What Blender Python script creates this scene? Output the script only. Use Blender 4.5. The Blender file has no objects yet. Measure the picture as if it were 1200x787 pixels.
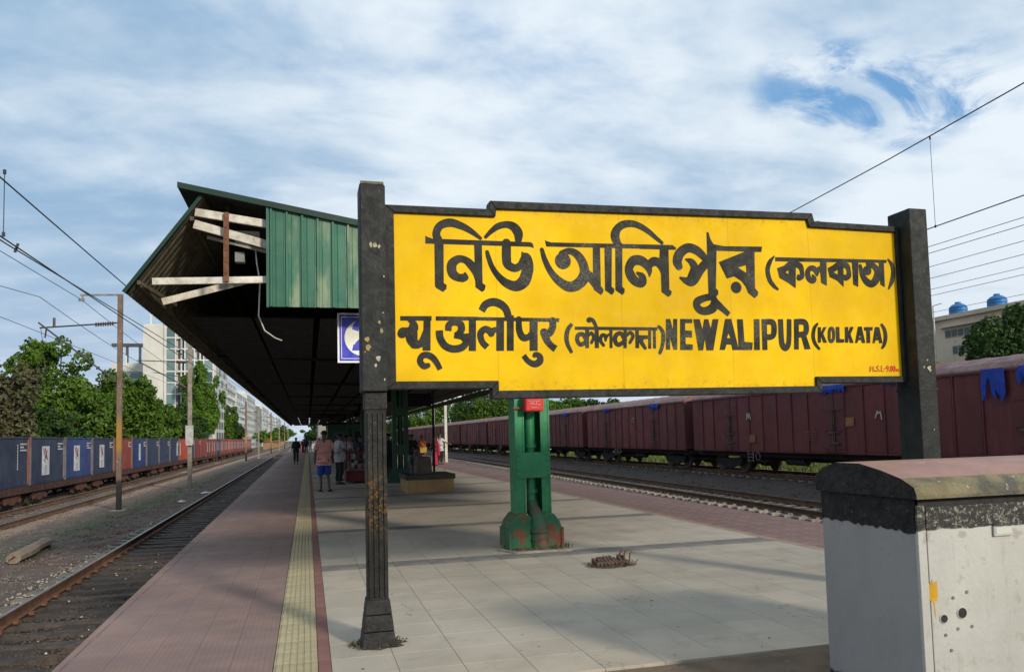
import bpy, bmesh, math, random, json
import numpy as np
from mathutils import Vector, Matrix
R = math.radians
random.seed(7)
rng = np.random.default_rng(11)
SC = bpy.context.scene
COL = SC.collection

# ---------------------------------------------------------------- camera
CAM_H = 1.55
F_PX, PX, PY = 900.0, 600.0, 450.0           # focal length and optical centre for the 1200 x 787 frame
YAW, PITCH, ROLL = R(14.9335), R(3.751), 0.025
fw = Vector((math.sin(YAW)*math.cos(PITCH), math.cos(YAW)*math.cos(PITCH), math.sin(PITCH)))
r0 = Vector((math.cos(YAW), -math.sin(YAW), 0)); u0 = r0.cross(fw)
rt = r0*math.cos(ROLL) - u0*math.sin(ROLL); up = r0*math.sin(ROLL) + u0*math.cos(ROLL)
cd = bpy.data.cameras.new('camera'); cam = bpy.data.objects.new('camera', cd); COL.objects.link(cam)
m = Matrix((rt, up, -fw)).transposed().to_4x4(); m.translation = (0, 0, CAM_H); cam.matrix_world = m
cd.sensor_fit = 'HORIZONTAL'; cd.sensor_width = 36.0; cd.lens = 36.0*F_PX/1200.0
cd.shift_x = (600-PX)/1200.0; cd.shift_y = (PY-787/2)/1200.0
cd.clip_start = 0.05; cd.clip_end = 8000
SC.camera = cam

# ---------------------------------------------------------------- light and exposure
SUN_EL, SUN_AZ = R(22.2), R(180-24.7)        # azimuth from +Y towards +X
sd = Vector((math.sin(SUN_AZ)*math.cos(SUN_EL), math.cos(SUN_AZ)*math.cos(SUN_EL), math.sin(SUN_EL)))
sl = bpy.data.lights.new('sun', 'SUN'); sl.energy = 3.5; sl.angle = R(6.0); sl.color = (1.0, .89, .74)
so = bpy.data.objects.new('sun', sl); COL.objects.link(so)
so.rotation_euler = sd.to_track_quat('Z', 'Y').to_euler()
SC.view_settings.view_transform = 'Standard'; SC.view_settings.look = 'None'
SC.view_settings.exposure = 0.0; SC.view_settings.gamma = 1.0

def link(nt, a, b): nt.links.new(a, b)
class NT:
    """small node-building helper"""
    def __init__(s, nt): s.nt = nt
    def n(s, t, **kw):
        nd = s.nt.nodes.new(t)
        for k, v in kw.items():
            if k.startswith('i_'):
                key = k[2:]; key = int(key) if key.isdigit() else key.replace('_', ' ')
                nd.inputs[key].default_value = v
            else: setattr(nd, k, v)
        return nd
    def math(s, op, a, b=None, c=None, clamp=False):
        nd = s.n('ShaderNodeMath', operation=op, use_clamp=clamp)
        for i, v in enumerate((a, b, c)):
            if v is None: continue
            if isinstance(v, (int, float)): nd.inputs[i].default_value = v
            else: s.nt.links.new(v, nd.inputs[i])
        return nd.outputs[0]
    def vmath(s, op, a, b=None):
        nd = s.n('ShaderNodeVectorMath', operation=op)
        for i, v in enumerate((a, b)):
            if v is None: continue
            if isinstance(v, (tuple, list)): nd.inputs[i].default_value = v
            else: s.nt.links.new(v, nd.inputs[i])
        return nd
    def mix(s, f, a, b):
        nd = s.n('ShaderNodeMix', data_type='RGBA')
        for i, v in ((0, f), (6, a), (7, b)):
            if isinstance(v, (int, float)): nd.inputs[i].default_value = v
            elif isinstance(v, (tuple, list)): nd.inputs[i].default_value = (*v[:3], 1)
            else: s.nt.links.new(v, nd.inputs[i])
        return nd.outputs[2]
    def ramp(s, f, lo, hi, a=0., b=1., smooth=True):
        nd = s.n('ShaderNodeMapRange', interpolation_type='SMOOTHSTEP' if smooth else 'LINEAR')
        nd.inputs[1].default_value = lo; nd.inputs[2].default_value = hi; nd.inputs[3].default_value = a; nd.inputs[4].default_value = b
        s.nt.links.new(f, nd.inputs[0]); return nd.outputs[0]
    def noise(s, vec, scale, detail=6, rough=.55, dist=0., lac=2.0):
        nd = s.n('ShaderNodeTexNoise'); nd.inputs['Scale'].default_value = scale; nd.inputs['Detail'].default_value = detail
        nd.inputs['Roughness'].default_value = rough; nd.inputs['Distortion'].default_value = dist
        if vec is not None: s.nt.links.new(vec, nd.inputs['Vector'])
        return nd.outputs[0]

# ---- sky: Nishita blue with broken cloud over it
W = bpy.data.worlds.new('World'); SC.world = W; W.use_nodes = True
nt = W.node_tree; nt.nodes.clear(); k = NT(nt)
SKY_S = 0.12
out = k.n('ShaderNodeOutputWorld'); bg = k.n('ShaderNodeBackground'); bg.inputs[1].default_value = SKY_S
link(nt, bg.outputs[0], out.inputs[0])
sky = k.n('ShaderNodeTexSky', sky_type='NISHITA', sun_disc=False); sky.sun_elevation = SUN_EL; sky.sun_rotation = SUN_AZ
sky.air_density = 1.0; sky.dust_density = .6; sky.ozone_density = 1.6
tc = k.n('ShaderNodeTexCoord'); dirv = tc.outputs['Generated']
sep = k.n('ShaderNodeSeparateXYZ'); link(nt, dirv, sep.inputs[0])
den = k.math('ADD', k.math('MAXIMUM', sep.outputs[2], 0.0), 0.22)
cmb = k.n('ShaderNodeCombineXYZ'); link(nt, k.math('DIVIDE', sep.outputs[0], den), cmb.inputs[0]); link(nt, k.math('DIVIDE', sep.outputs[1], den), cmb.inputs[1])
pv = cmb.outputs[0]
mp = k.n('ShaderNodeMapping'); link(nt, pv, mp.inputs[0]); mp.inputs['Rotation'].default_value = (0, 0, R(28)); mp.inputs['Scale'].default_value = (1.0, 1.5, 1.0); mp.inputs['Location'].default_value = (3.1, 1.7, 0)
n1 = k.noise(mp.outputs[0], 1.0, 8, .52, .25)
n2 = k.noise(mp.outputs[0], 2.1, 9, .55, .3)
n3 = k.noise(pv, .75, 5, .5, .2)
def lobe(x, y, lo, hi):
    d = (fw*F_PX + rt*(x-PX) + up*(PY-y)).normalized()
    v = k.vmath('DOT_PRODUCT', dirv, tuple(d)).outputs['Value']
    return k.ramp(v, math.cos(R(lo)), math.cos(R(hi)))
CL_WHITE = (6.9, 7.6, 8.2); CL_GREY = (2.55, 4.0, 5.7)
cover = k.math('ADD', k.math('MULTIPLY', n1, .7), k.math('MULTIPLY', n2, .45))
gap = k.math('MULTIPLY', k.math('ADD', k.math('ADD', lobe(945, 98, 4.6, .3), lobe(1012, 112, 4.4, .3)), k.math('ADD', lobe(1085, 122, 4.4, .3), k.math('MULTIPLY', lobe(1180, 75, 5, .5), .8))), .185)
gap = k.math('MULTIPLY', gap, k.ramp(k.noise(mp.outputs[0], 3.4, 8, .62, .6), .38, .60, .45, 1.65))
gap = k.math('ADD', gap, k.math('MULTIPLY', lobe(650, 72, 9, 1), .09))
cover2 = k.math('SUBTRACT', cover, gap)
alpha = k.ramp(k.math('ADD', cover2, k.math('MULTIPLY', k.math('SUBTRACT', k.noise(mp.outputs[0], 5.5, 9, .6, .4), .5), .30)), .12, .50)
# thin veil keeps the blue pale where there is no thick cloud
light = k.math('ADD', k.math('MULTIPLY', n2, .6), k.math('MULTIPLY', n3, .5))
light = k.math('ADD', light, k.math('MULTIPLY', k.noise(mp.outputs[0], 6.0, 8, .6, .3), .15))
light = k.math('ADD', light, .05)
light = k.math('ADD', light, k.math('MULTIPLY', k.math('SUBTRACT', k.math('MULTIPLY', lobe(1170, 335, 15, 3), 1.9), lobe(-20, 330, 34, 6)), .10))
light = k.math('ADD', light, k.math('MULTIPLY', k.math('SUBTRACT', lobe(560, 90, 24, 5), lobe(760, 235, 9, 2)), .06))
cloud = k.mix(k.ramp(light, .48, .82), CL_GREY, CL_WHITE)
# horizon brightening
cloud = k.mix(k.ramp(sep.outputs[2], .32, .0, 0, .55), cloud, (5.0, 5.7, 6.7))
veil = k.mix(.75, sky.outputs[0], (1.5, 3.5, 6.4))
col = k.mix(alpha, veil, cloud)
link(nt, col, bg.inputs[0])

# ---------------------------------------------------------------- materials
MATS = {}
def mat(name, c1, c2=None, scale=6., rough=.7, bump=0., bscale=None, metal=0., spots=None, sscale=30., samt=.55, vary=0., spec=.4, detail=6, coord='Object', stretch=None, extra=None, thr=(.35, .65), trans=0.):
    """two tones blended by noise, optional speckle colour, relief from fine noise, per-object variation"""
    if name in MATS: return MATS[name]
    M = bpy.data.materials.new(name); M.use_nodes = True; MATS[name] = M
    t = M.node_tree; b = t.nodes['Principled BSDF']; k = NT(t)
    b.inputs['Roughness'].default_value = rough; b.inputs['Metallic'].default_value = metal; b.inputs['Specular IOR Level'].default_value = spec
    if coord == 'World': v = k.n('ShaderNodeNewGeometry').outputs['Position']
    else: v = k.n('ShaderNodeTexCoord').outputs[coord]
    if stretch:
        mpn = k.n('ShaderNodeMapping'); link(t, v, mpn.inputs[0]); mpn.inputs['Scale'].default_value = stretch; v2 = mpn.outputs[0]
    else: v2 = v
    c2 = c2 or tuple(x*.8 for x in c1)
    f = k.ramp(k.noise(v2, scale, detail, .6), thr[0], thr[1])
    c = k.mix(f, c1, c2)
    f2 = k.ramp(k.noise(v, scale*.17, 3, .5), .3, .7, .84, 1.12)
    hs = k.n('ShaderNodeHueSaturation'); link(t, c, hs.inputs['Color']); link(t, f2, hs.inputs['Value']); c = hs.outputs[0]
    if spots:
        fs = k.ramp(k.noise(v, sscale, 5, .7), samt, samt+.07)
        c = k.mix(fs, c, spots)
    if extra: c = extra(k, t, v, c)
    if vary:
        oi = k.n('ShaderNodeObjectInfo'); hs = k.n('ShaderNodeHueSaturation'); link(t, c, hs.inputs['Color'])
        link(t, k.ramp(oi.outputs['Random'], 0, 1, 1-vary, 1+vary, False), hs.inputs['Value']); c = hs.outputs[0]
    link(t, c, b.inputs['Base Color'])
    if bump:
        bp = k.n('ShaderNodeBump'); bp.inputs['Strength'].default_value = bump; bp.inputs['Distance'].default_value = .02
        link(t, k.noise(v, bscale or scale*8, 4, .6), bp.inputs['Height']); link(t, bp.outputs[0], b.inputs['Normal'])
    rr = k.ramp(k.noise(v, scale*1.7, 4, .6), .3, .7, max(rough-.12, .05), min(rough+.12, 1.)); link(t, rr, b.inputs['Roughness'])
    return M

# ---------------------------------------------------------------- mesh helpers
class MB:
    """collects vertices and faces, then links them as one mesh object"""
    def __init__(s): s.v = []; s.f = []; s.mi = []
    def add(s, vs, fs, mi=0):
        o = len(s.v); s.v.extend([tuple(p) for p in vs]); s.f.extend([tuple(i+o for i in f) for f in fs]); s.mi.extend([mi]*len(fs)); return s
    def box(s, x0, x1, y0, y1, z0, z1, mi=0):
        vs = [(x0,y0,z0),(x1,y0,z0),(x1,y1,z0),(x0,y1,z0),(x0,y0,z1),(x1,y0,z1),(x1,y1,z1),(x0,y1,z1)]
        return s.add(vs, [(3,2,1,0),(4,5,6,7),(0,1,5,4),(1,2,6,5),(2,3,7,6),(3,0,4,7)], mi)
    def bar(s, a, b, w, h=None, mi=0, upv=(0,0,1)):
        a = Vector(a); b = Vector(b); d = (b-a).normalized(); h = h or w
        u = Vector(upv)
        if abs(d.dot(u)) > .98: u = Vector((0,1,0))
        x = d.cross(u).normalized()*w/2; y = x.cross(d).normalized()*h/2
        vs = [p+sx*x+sy*y for p in (a, b) for sx, sy in ((-1,-1),(1,-1),(1,1),(-1,1))]
        return s.add(vs, [(0,1,2,3),(7,6,5,4),(4,5,1,0),(5,6,2,1),(6,7,3,2),(7,4,0,3)], mi)
    def tube(s, pts, r, n=8, mi=0, cap=True):
        pts = [Vector(p) for p in pts]; rs = r if isinstance(r, (list, tuple)) else [r]*len(pts)
        o = len(s.v); prev = None
        for i, p in enumerate(pts):
            d = (pts[min(i+1, len(pts)-1)] - pts[max(i-1, 0)]).normalized()
            if prev is None:
                u = Vector((0,0,1)) if abs(d.z) < .9 else Vector((0,1,0)); x = d.cross(u).normalized()
            else: x = (prev - d*prev.dot(d)).normalized()
            prev = x; y = d.cross(x)
            for j in range(n):
                a = 2*math.pi*j/n; s.v.append(tuple(p + (x*math.cos(a)+y*math.sin(a))*rs[i]))
        for i in range(len(pts)-1):
            for j in range(n):
                a = o+i*n+j; b = o+i*n+(j+1) % n; s.f.append((a, b, b+n, a+n)); s.mi.append(mi)
        if cap:
            s.f.append(tuple(o+j for j in range(n))[::-1]); s.mi.append(mi)
            e = o+(len(pts)-1)*n; s.f.append(tuple(e+j for j in range(n))); s.mi.append(mi)
        return s
    def cyl(s, c, r, h, n=16, r2=None, mi=0): return s.tube([c, (c[0], c[1], c[2]+h)], [r, r if r2 is None else r2], n, mi)
    def prism(s, poly, axis, a, b, mi=0):
        """extrude a polygon given in the two other axes along axis from a to b"""
        def P(u, v, w): return {'x': (w,u,v), 'y': (u,w,v), 'z': (u,v,w)}[axis]
        n = len(poly); vs = [P(u,v,a) for u,v in poly]+[P(u,v,b) for u,v in poly]
        fs = [tuple(range(n))[::-1], tuple(range(n, 2*n))]+[(i,(i+1)%n,(i+1)%n+n,i+n) for i in range(n)]
        return s.add(vs, fs, mi)
    def mesh(s, name, mats):
        me = bpy.data.meshes.new(name); me.from_pydata(s.v, [], s.f); me.polygons.foreach_set('material_index', s.mi)
        for m_ in (mats if isinstance(mats, (list, tuple)) else [mats]): me.materials.append(m_)
        bm = bmesh.new(); bm.from_mesh(me); bmesh.ops.recalc_face_normals(bm, faces=bm.faces); bm.to_mesh(me); bm.free()
        me.update(); return me
    def obj(s, name, mats, parent=None, smooth=False, bevel=0.):
        o = ob(name, s.mesh(name, mats), parent)
        if smooth:
            o.data.polygons.foreach_set('use_smooth', [True]*len(o.data.polygons))
            if hasattr(o.data, 'set_sharp_from_angle'): o.data.set_sharp_from_angle(angle=R(40))
        if bevel:
            mo = o.modifiers.new('bevel', 'BEVEL'); mo.width = bevel; mo.segments = 2; mo.limit_method = 'ANGLE'
        return o
KIDS = {}                                    # children by parent name, so that copying stays fast
def ob(name, me, parent=None, loc=None, rz=0):
    o = bpy.data.objects.new(name, me); COL.objects.link(o)
    if parent: o.parent = parent; KIDS.setdefault(parent.name, []).append(o)
    if loc is not None: o.location = loc
    if rz: o.rotation_euler.z = rz
    return o
def tag(o, label=None, cat=None, group=None, kind=None):
    if label: o['label'] = label
    if cat: o['category'] = cat
    if group: o['group'] = group
    if kind: o['kind'] = kind
    return o
def thing(name, label, cat, loc=(0,0,0), rz=0, group=None): return tag(ob(name, None, None, loc, rz), label, cat, group)
def copy_tree(o, parent=None, label=None, loc=None):
    c = o.copy(); COL.objects.link(c); c.parent = parent
    if parent: KIDS.setdefault(parent.name, []).append(c)
    if label: c['label'] = label
    if loc is not None: c.location = loc
    for ch in KIDS.get(o.name, []): copy_tree(ch, c)
    return c
def grid_mesh(name, V, Fc, m_, parent=None):
    me = bpy.data.meshes.new(name); me.from_pydata(V.tolist() if hasattr(V,'tolist') else V, [], Fc.tolist() if hasattr(Fc,'tolist') else Fc); me.materials.append(m_); me.update()
    return ob(name, me, parent)

# common materials
def board_wear(k, t, v, c):
    c = k.mix(k.ramp(k.noise(v, 55, 6, .8), .64, .72, 0, .5), c, (.30,.13,.01))
    sp = k.n('ShaderNodeSeparateXYZ'); link(t, v, sp.inputs[0]); x, z = sp.outputs[0], sp.outputs[2]
    wob = k.math('MULTIPLY', k.math('SUBTRACT', k.noise(v, 7, 4, .6), .5), .012)
    for x0 in (-1.51, -.42, .62, 1.44):                                    # sheet seams
        d = k.math('ABSOLUTE', k.math('SUBTRACT', k.math('ADD', x, wob), x0)); c = k.mix(k.ramp(d, .006, .002, 0, .30), c, (.33,.17,.01))
    mpn = k.n('ShaderNodeMapping'); link(t, v, mpn.inputs[0]); mpn.inputs['Scale'].default_value = (9, 1, .8)
    run = k.math('MULTIPLY', k.ramp(k.noise(mpn.outputs[0], 1.6, 6, .7), .56, .74), k.ramp(k.noise(v, .9, 4, .5), .45, .62, 0, .32))
    c = k.mix(run, c, (.42,.22,.02))                                        # faint dirt runs
    edge = k.math('MULTIPLY', k.ramp(k.noise(v, 20, 6, .75), .5, .64), k.math('MAXIMUM', k.ramp(z, 2.03, 1.93), k.ramp(z, 3.30, 3.42)))
    return k.mix(k.math('MULTIPLY', edge, .45), c, (.25,.14,.03))
m_yel = mat('painted_board_yellow', (.77,.485,.004), (.71,.43,.003), 3.2, .6, .12, 90, spots=(.50,.24,.006), sscale=11, samt=.70, spec=.12, extra=board_wear)
m_blkpost = mat('black_post_paint', (.012,.014,.014), (.021,.024,.023), 7, .6, .25, 30, spots=(.20,.18,.14), sscale=16, samt=.735, spec=.25)
def grime_post(k, t, v, c):
    sp = k.n('ShaderNodeSeparateXYZ'); link(t, v, sp.inputs[0])
    zz = k.math('MULTIPLY', k.ramp(sp.outputs[2], .72, 1.0), k.ramp(sp.outputs[2], 1.42, 1.1))
    f = k.math('MULTIPLY', zz, k.ramp(k.noise(v, 26, 8, .85), .50, .60, 0, .8))
    c = k.mix(f, c, (.22,.105,.012))
    zz2 = k.math('MULTIPLY', k.ramp(sp.outputs[2], 1.15, 1.5), k.ramp(sp.outputs[2], 1.95, 1.6))
    f2 = k.math('MULTIPLY', zz2, k.ramp(k.noise(v, 46, 7, .85), .60, .66, 0, .8))
    return k.mix(f2, c, (.30,.30,.25))
m_postlow = mat('black_post_flaking', (.010,.011,.010), (.022,.022,.020), 9, .6, .3, 40, spots=(.16,.14,.09), sscale=30, samt=.69, spec=.25, extra=grime_post)
m_letter = mat('letter_paint', (.016,.018,.016), (.034,.034,.028), 5, .7, 0, 80, spots=(.085,.075,.045), sscale=70, samt=.60, detail=8, spec=.2, extra=lambda k, t, v, c: k.mix(k.math('MULTIPLY', k.ramp(k.noise(v, 1.5, 3, .5), .50, .62), k.ramp(k.noise(v, 48, 8, .85), .44, .60, 0, .75)), c, (.15,.145,.115)))
m_red = mat('red_letter_paint', (.62,.03,.01), (.5,.03,.01), 9, .6)
m_frame = mat('board_frame_paint', (.014,.016,.016), (.028,.028,.026), 12, .65, .3, 60, spots=(.26,.23,.17), sscale=24, samt=.70, spec=.25)
m_green = mat('green_column_paint', (.012,.165,.062), (.018,.21,.085), 8, .4, .15, 60, spots=(.10,.055,.03), sscale=9, samt=.68, spec=.5)
def baserust(k, t, v, c):
    f = k.ramp(k.noise(v, 3.6, 6, .65), .47, .6); return k.mix(f, c, (.19,.055,.03))
m_greenbase = mat('green_base_rusty', (.016,.13,.055), (.035,.13,.06), 9, .6, .6, 30, spots=(.30,.27,.18), sscale=20, samt=.66, extra=baserust)
m_rust = mat('rust_brown', (.115,.05,.028), (.19,.085,.045), 9, .85, .4, 40)
m_rail = mat('rail_steel', (.10,.055,.035), (.16,.085,.05), 5, .7, .3, 60, coord='Object')
m_railtop = mat('rail_head_worn', (.33,.31,.29), (.24,.19,.16), 8, .34, metal=.8)
m_conc = mat('concrete_sleeper', (.33,.30,.26), (.22,.19,.16), 7, .9, .5, 50, vary=.18)
m_stone = mat('ballast_stone', (.20,.165,.14), (.11,.088,.075), 3, .9, .3, 60, spots=(.42,.40,.36), sscale=9, samt=.66)
m_stoned = mat('ballast_stone_oily', (.042,.032,.026), (.095,.07,.05), 3, .8, .3, 60, spots=(.32,.29,.25), sscale=9, samt=.70)
m_white = mat('white_steel_paint', (.62,.60,.53), (.42,.38,.31), 9, .6, .2, 60, spots=(.15,.07,.03), sscale=14, samt=.64)
m_dark = mat('shade_black_steel', (.006,.006,.006), (.010,.0095,.009), 4, .85)  # near-black: the shade under the canopy is put into the steel's colour
m_wire = mat('wire_dark', (.03,.03,.035), (.05,.05,.055), 6, .6)

# ================================================================ THE SETTING
# ground: one sheet, a height profile across the tracks
def gz(x):
    xs = [-3000,-60,-22,-18.2,-13.2,-11.9,-8.6,-5.2,-1.5,8,13.0,16.2,17.8,23,60,3000]
    zs = [-2.2,-2.2,-2.0,-1.74,-1.74,-1.12,-1.04,-1.03,-1.04,-1.1,-1.0,-.98,-.66,-.66,-1.0,-1.2]
    return float(np.interp(x, xs, zs))
def dirt(k, t, v, c):
    sp = k.n('ShaderNodeSeparateXYZ'); link(t, v, sp.inputs[0]); x = sp.outputs[0]
    n = k.noise(v, 1.6, 6, .65)
    xx = k.math('ADD', x, k.math('MULTIPLY', k.math('SUBTRACT', n, .5), 1.1))
    def band(lo, a, b, hi): return k.math('MULTIPLY', k.ramp(xx, lo, a), k.ramp(xx, hi, b))
    c = k.mix(band(-4.4, -3.9, -1.2, -.8), c, (.045,.033,.027))                      # oily ballast beside the platform
    c = k.mix(k.math('MULTIPLY', band(-9.9, -9.5, -8.7, -8.2), .8), c, (.27,.19,.13))   # sandy strip along the second track
    c = k.mix(k.math('MULTIPLY', band(-7.4, -6.2, -4.9, -4.4), k.ramp(k.noise(v, .35, 4, .5), .5, .62)), c, (.12,.062,.045))  # rust-red spill
    c = k.mix(k.math('MULTIPLY', band(-12.6, -12.0, -11.2, -10.6), k.ramp(k.noise(v, .12, 3), .48, .6)), c, (.055,.085,.02))
    c = k.mix(k.math('MULTIPLY', band(-7.6, -7.0, -6.4, -6.0), k.ramp(k.noise(v, .5, 5), .45, .58)), c, (.06,.075,.03))
    c = k.mix(band(15.2, 15.8, 19.5, 20.4), c, (.055,.042,.036))
    c = k.mix(k.ramp(x, 20.5, 23), c, (.10,.14,.035)); c = k.mix(k.ramp(x, -20, -24), c, (.05,.08,.025))
    return c
m_ground = mat('ballast_ground', (.135,.105,.085), (.075,.057,.047), 16, .95, 1.0, 42, spots=(.34,.31,.28), sscale=30, samt=.66, extra=dirt)
xs = sorted(set([-3000,-800,-200,-100,-60,-40,-30] + [round(v,2) for v in np.arange(-24, -1.5, .35)] + [-1.5,-.5,3,7.5,8] + [round(v,2) for v in np.arange(8.5, 25, .5)] + [30,40,60,100,200,800,3000]))
ys = [-400,-60,-20,-5] + list(np.arange(0, 60, .45)) + list(np.arange(60, 140, 2)) + [150,170,200,250,300,400,600,900,1500,3500]
V = []; 
for y in ys:
    for x in xs:
        near = 1 if (-26 < x < -1.9 or 9 < x < 24) and 0 < y < 150 else 0
        V.append((x, y, gz(x) + near*random.uniform(-.035, .035)))
nx = len(xs); Fc = [(j*nx+i, j*nx+i+1, (j+1)*nx+i+1, (j+1)*nx+i) for j in range(len(ys)-1) for i in range(nx-1)]
g = grid_mesh('ground', V, Fc, m_ground); tag(g, kind='structure')

# ---- platform body and paving
EDGE = lambda y: -1.63-.010*max(y, -20)          # left edge drifts slightly outwards
PYE = 330.0
m_pside = mat('platform_wall', (.20,.17,.15), (.11,.09,.08), 3, .9, .5, 25)
def pave_dirt(k, t, v, c):
    c = k.mix(k.ramp(k.noise(v, .55, 5, .6), .50, .70, 0, .20), c, (.20,.18,.155))
    c = k.mix(k.ramp(k.noise(v, 2.4, 8, .75, .5), .52, .72, 0, .34), c, (.17,.145,.12))
    c = k.mix(k.ramp(k.noise(v, 16, 6, .8), .69, .73, 0, .6), c, (.10,.085,.07))
    vo = k.n('ShaderNodeTexVoronoi', feature='DISTANCE_TO_EDGE'); vo.inputs['Scale'].default_value = .75
    ns = k.n('ShaderNodeTexNoise'); ns.inputs['Scale'].default_value = 2.5; ns.inputs['Detail'].default_value = 6; link(t, v, ns.inputs['Vector'])
    va = k.vmath('ADD', v, k.vmath('SCALE', ns.outputs['Color']).outputs[0]); link(t, va.outputs[0], vo.inputs['Vector'])
    f = k.math('MULTIPLY', k.ramp(vo.outputs['Distance'], .007, .002), k.ramp(k.noise(v, .8, 3, .5), .55, .60, 0, .6))
    return k.mix(f, c, (.10,.085,.07))
m_terr = mat('terrazzo_slab', (.43,.375,.30), (.37,.325,.26), 1.3, .66, .05, 60, spots=(.27,.24,.20), sscale=38, samt=.60, vary=.045, spec=.3, coord='World', extra=pave_dirt)
def groove(k, t, v, c): return c
m_pink = mat('pink_paving_tile', (.23,.135,.115), (.185,.11,.098), 4, .72, .2, 70, spots=(.30,.19,.16), sscale=50, samt=.63, vary=.07)
m_pinkr = mat('pink_strip_tile', (.25,.115,.095), (.20,.095,.08), 4, .7, .2, 60, vary=.06)
m_peach = mat('peach_border_tile', (.34,.24,.18), (.28,.20,.15), 4, .7, .2, 60, vary=.06)
m_ytile = mat('tactile_yellow_tile', (.47,.395,.24), (.37,.315,.19), 5, .75, .2, 60, spots=(.22,.17,.09), sscale=20, samt=.64, vary=.07)
m_dband = mat('dark_band_tile', (.155,.145,.13), (.20,.185,.165), 5, .7, .2, 60, vary=.05)
m_soil = mat('bare_cement_soil', (.175,.125,.085), (.105,.078,.055), 2.4, .95, .9, 22, spots=(.26,.21,.16), sscale=12, samt=.62)
SUBZ = -.03
pb = MB(); n = 34
ylist = [-20 + (PYE+20)*i/n for i in range(n+1)]
L = [(EDGE(y), y) for y in ylist]
for i in range(n):
    (xa, ya), (xb, yb) = L[i], L[i+1]
    pb.add([(xa,ya,-1.3),(8.0,ya,-1.3),(8.0,yb,-1.3),(xb,yb,-1.3),(xa,ya,SUBZ),(8.0,ya,SUBZ),(8.0,yb,SUBZ),(xb,yb,SUBZ)], [(4,5,6,7),(0,3,7,4),(1,5,6,2)])
plat = pb.obj('platform', m_pside); tag(plat, kind='structure')
def tile(parent, name, m_, x0, x1, y0, y1, z0=SUBZ, z1=0.0, gap=.0017, cham=.0012, cache={}):
    w, d = round(x1-x0, 4), round(y1-y0, 4); key = (m_.name, w, d, z1)
    if key not in cache:
        q = MB(); a, b = w/2-gap, d/2-gap; c = cham; h = z1-z0
        vs = [(-a,-b,0),(a,-b,0),(a,b,0),(-a,b,0),(-a,-b,h-c),(a,-b,h-c),(a,b,h-c),(-a,b,h-c),(-a+c,-b+c,h),(a-c,-b+c,h),(a-c,b-c,h),(-a+c,b-c,h)]
        q.add(vs, [(0,1,5,4),(1,2,6,5),(2,3,7,6),(3,0,4,7),(4,5,9,8),(5,6,10,9),(6,7,11,10),(7,4,8,11),(8,9,10,11)])
        cache[key] = q.mesh(name, m_)
    return ob(name, cache[key], parent, ((x0+x1)/2, (y0+y1)/2, z0 + random.uniform(-.0003, .0003)))
def tiles_stuff(parent, name, m_, cells):
    q = MB()
    for x0, x1, y0, y1 in cells:
        g_, z = .0015, random.uniform(-.0004, .0004)
        q.add([(x0+g_,y0+g_,z),(x1-g_,y0+g_,z),(x1-g_,y1-g_,z),(x0+g_,y1-g_,z),(x0+g_,y0+g_,SUBZ),(x1-g_,y0+g_,SUBZ),(x1-g_,y1-g_,SUBZ),(x0+g_,y1-g_,SUBZ)], [(0,1,2,3),(4,5,1,0),(5,6,2,1),(6,7,3,2),(7,4,0,3)])
    return tag(q.obj(name, m_, parent), kind='stuff')
# grey slabs: 13 columns between the pink border strip and the right-hand border
CX0, CW, NC = .145, .4346, 14
SY0, SD = 4.85, .4167
isband = lambda j: j >= 11 and (j-11) % 9 == 0        # a darker row every 3.75 m
cells = {'slab': [], 'band': []}; cnt = 0
for j in range(int((60-SY0)/SD)):
    for i in range(NC):
        c = (CX0+i*CW, CX0+(i+1)*CW, SY0+j*SD, SY0+(j+1)*SD)
        if cnt < 250 and not isband(j): tile(plat, 'paving_slab', m_terr, *c); cnt += 1
        elif isband(j) and j < 30:
            tile(plat, 'dark_band_slab', m_dband, *c)
        else: cells['band' if isband(j) else 'slab'].append(c)
tiles_stuff(plat, 'far_paving_slabs', m_terr, cells['slab']); tiles_stuff(plat, 'far_dark_band_slabs', m_dband, cells['band'])
y60 = SY0+int((60-SY0)/SD)*SD
q = MB(); q.add([(CX0,y60,0),(CX0+NC*CW,y60,0),(CX0+NC*CW,PYE,0),(CX0,PYE,0)], [(0,1,2,3)]); q.obj('distant_paving', m_terr, plat)
# pink chequered tiles along the left edge
def tread(k, t, v, c):
    w = k.n('ShaderNodeTexWave', wave_type='BANDS', bands_direction='X'); w.inputs['Scale'].default_value = 8.2; w.inputs['Distortion'].default_value = .0
    link(t, v, w.inputs[0])
    w2 = k.n('ShaderNodeTexWave', wave_type='BANDS', bands_direction='Y'); w2.inputs['Scale'].default_value = 8.2; link(t, v, w2.inputs[0])
    f = k.math('MAXIMUM', k.ramp(w.outputs['Fac'], .16, .02), k.ramp(w2.outputs['Fac'], .16, .02))
    return k.mix(k.math('MULTIPLY', f, .30), c, (.10,.065,.055))
def tread_dirt(k, t, v, c):
    c = tread(k, t, v, c); c = k.mix(k.ramp(k.noise(v, .7, 6, .65), .48, .66, 0, .40), c, (.175,.14,.12)); return k.mix(k.ramp(k.noise(v, 18, 6, .8), .69, .73, 0, .6), c, (.09,.07,.06))
m_cheq = mat('chequered_pink_tile', (.285,.185,.155), (.232,.155,.136), 2.2, .72, .1, 70, spots=(.32,.23,.20), sscale=44, samt=.66, vary=.035, extra=tread_dirt, coord='World')
PT = .2852
cols = [-.245-PT*(i+1) for i in range(5)]; far = []; cnt = 0
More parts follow.
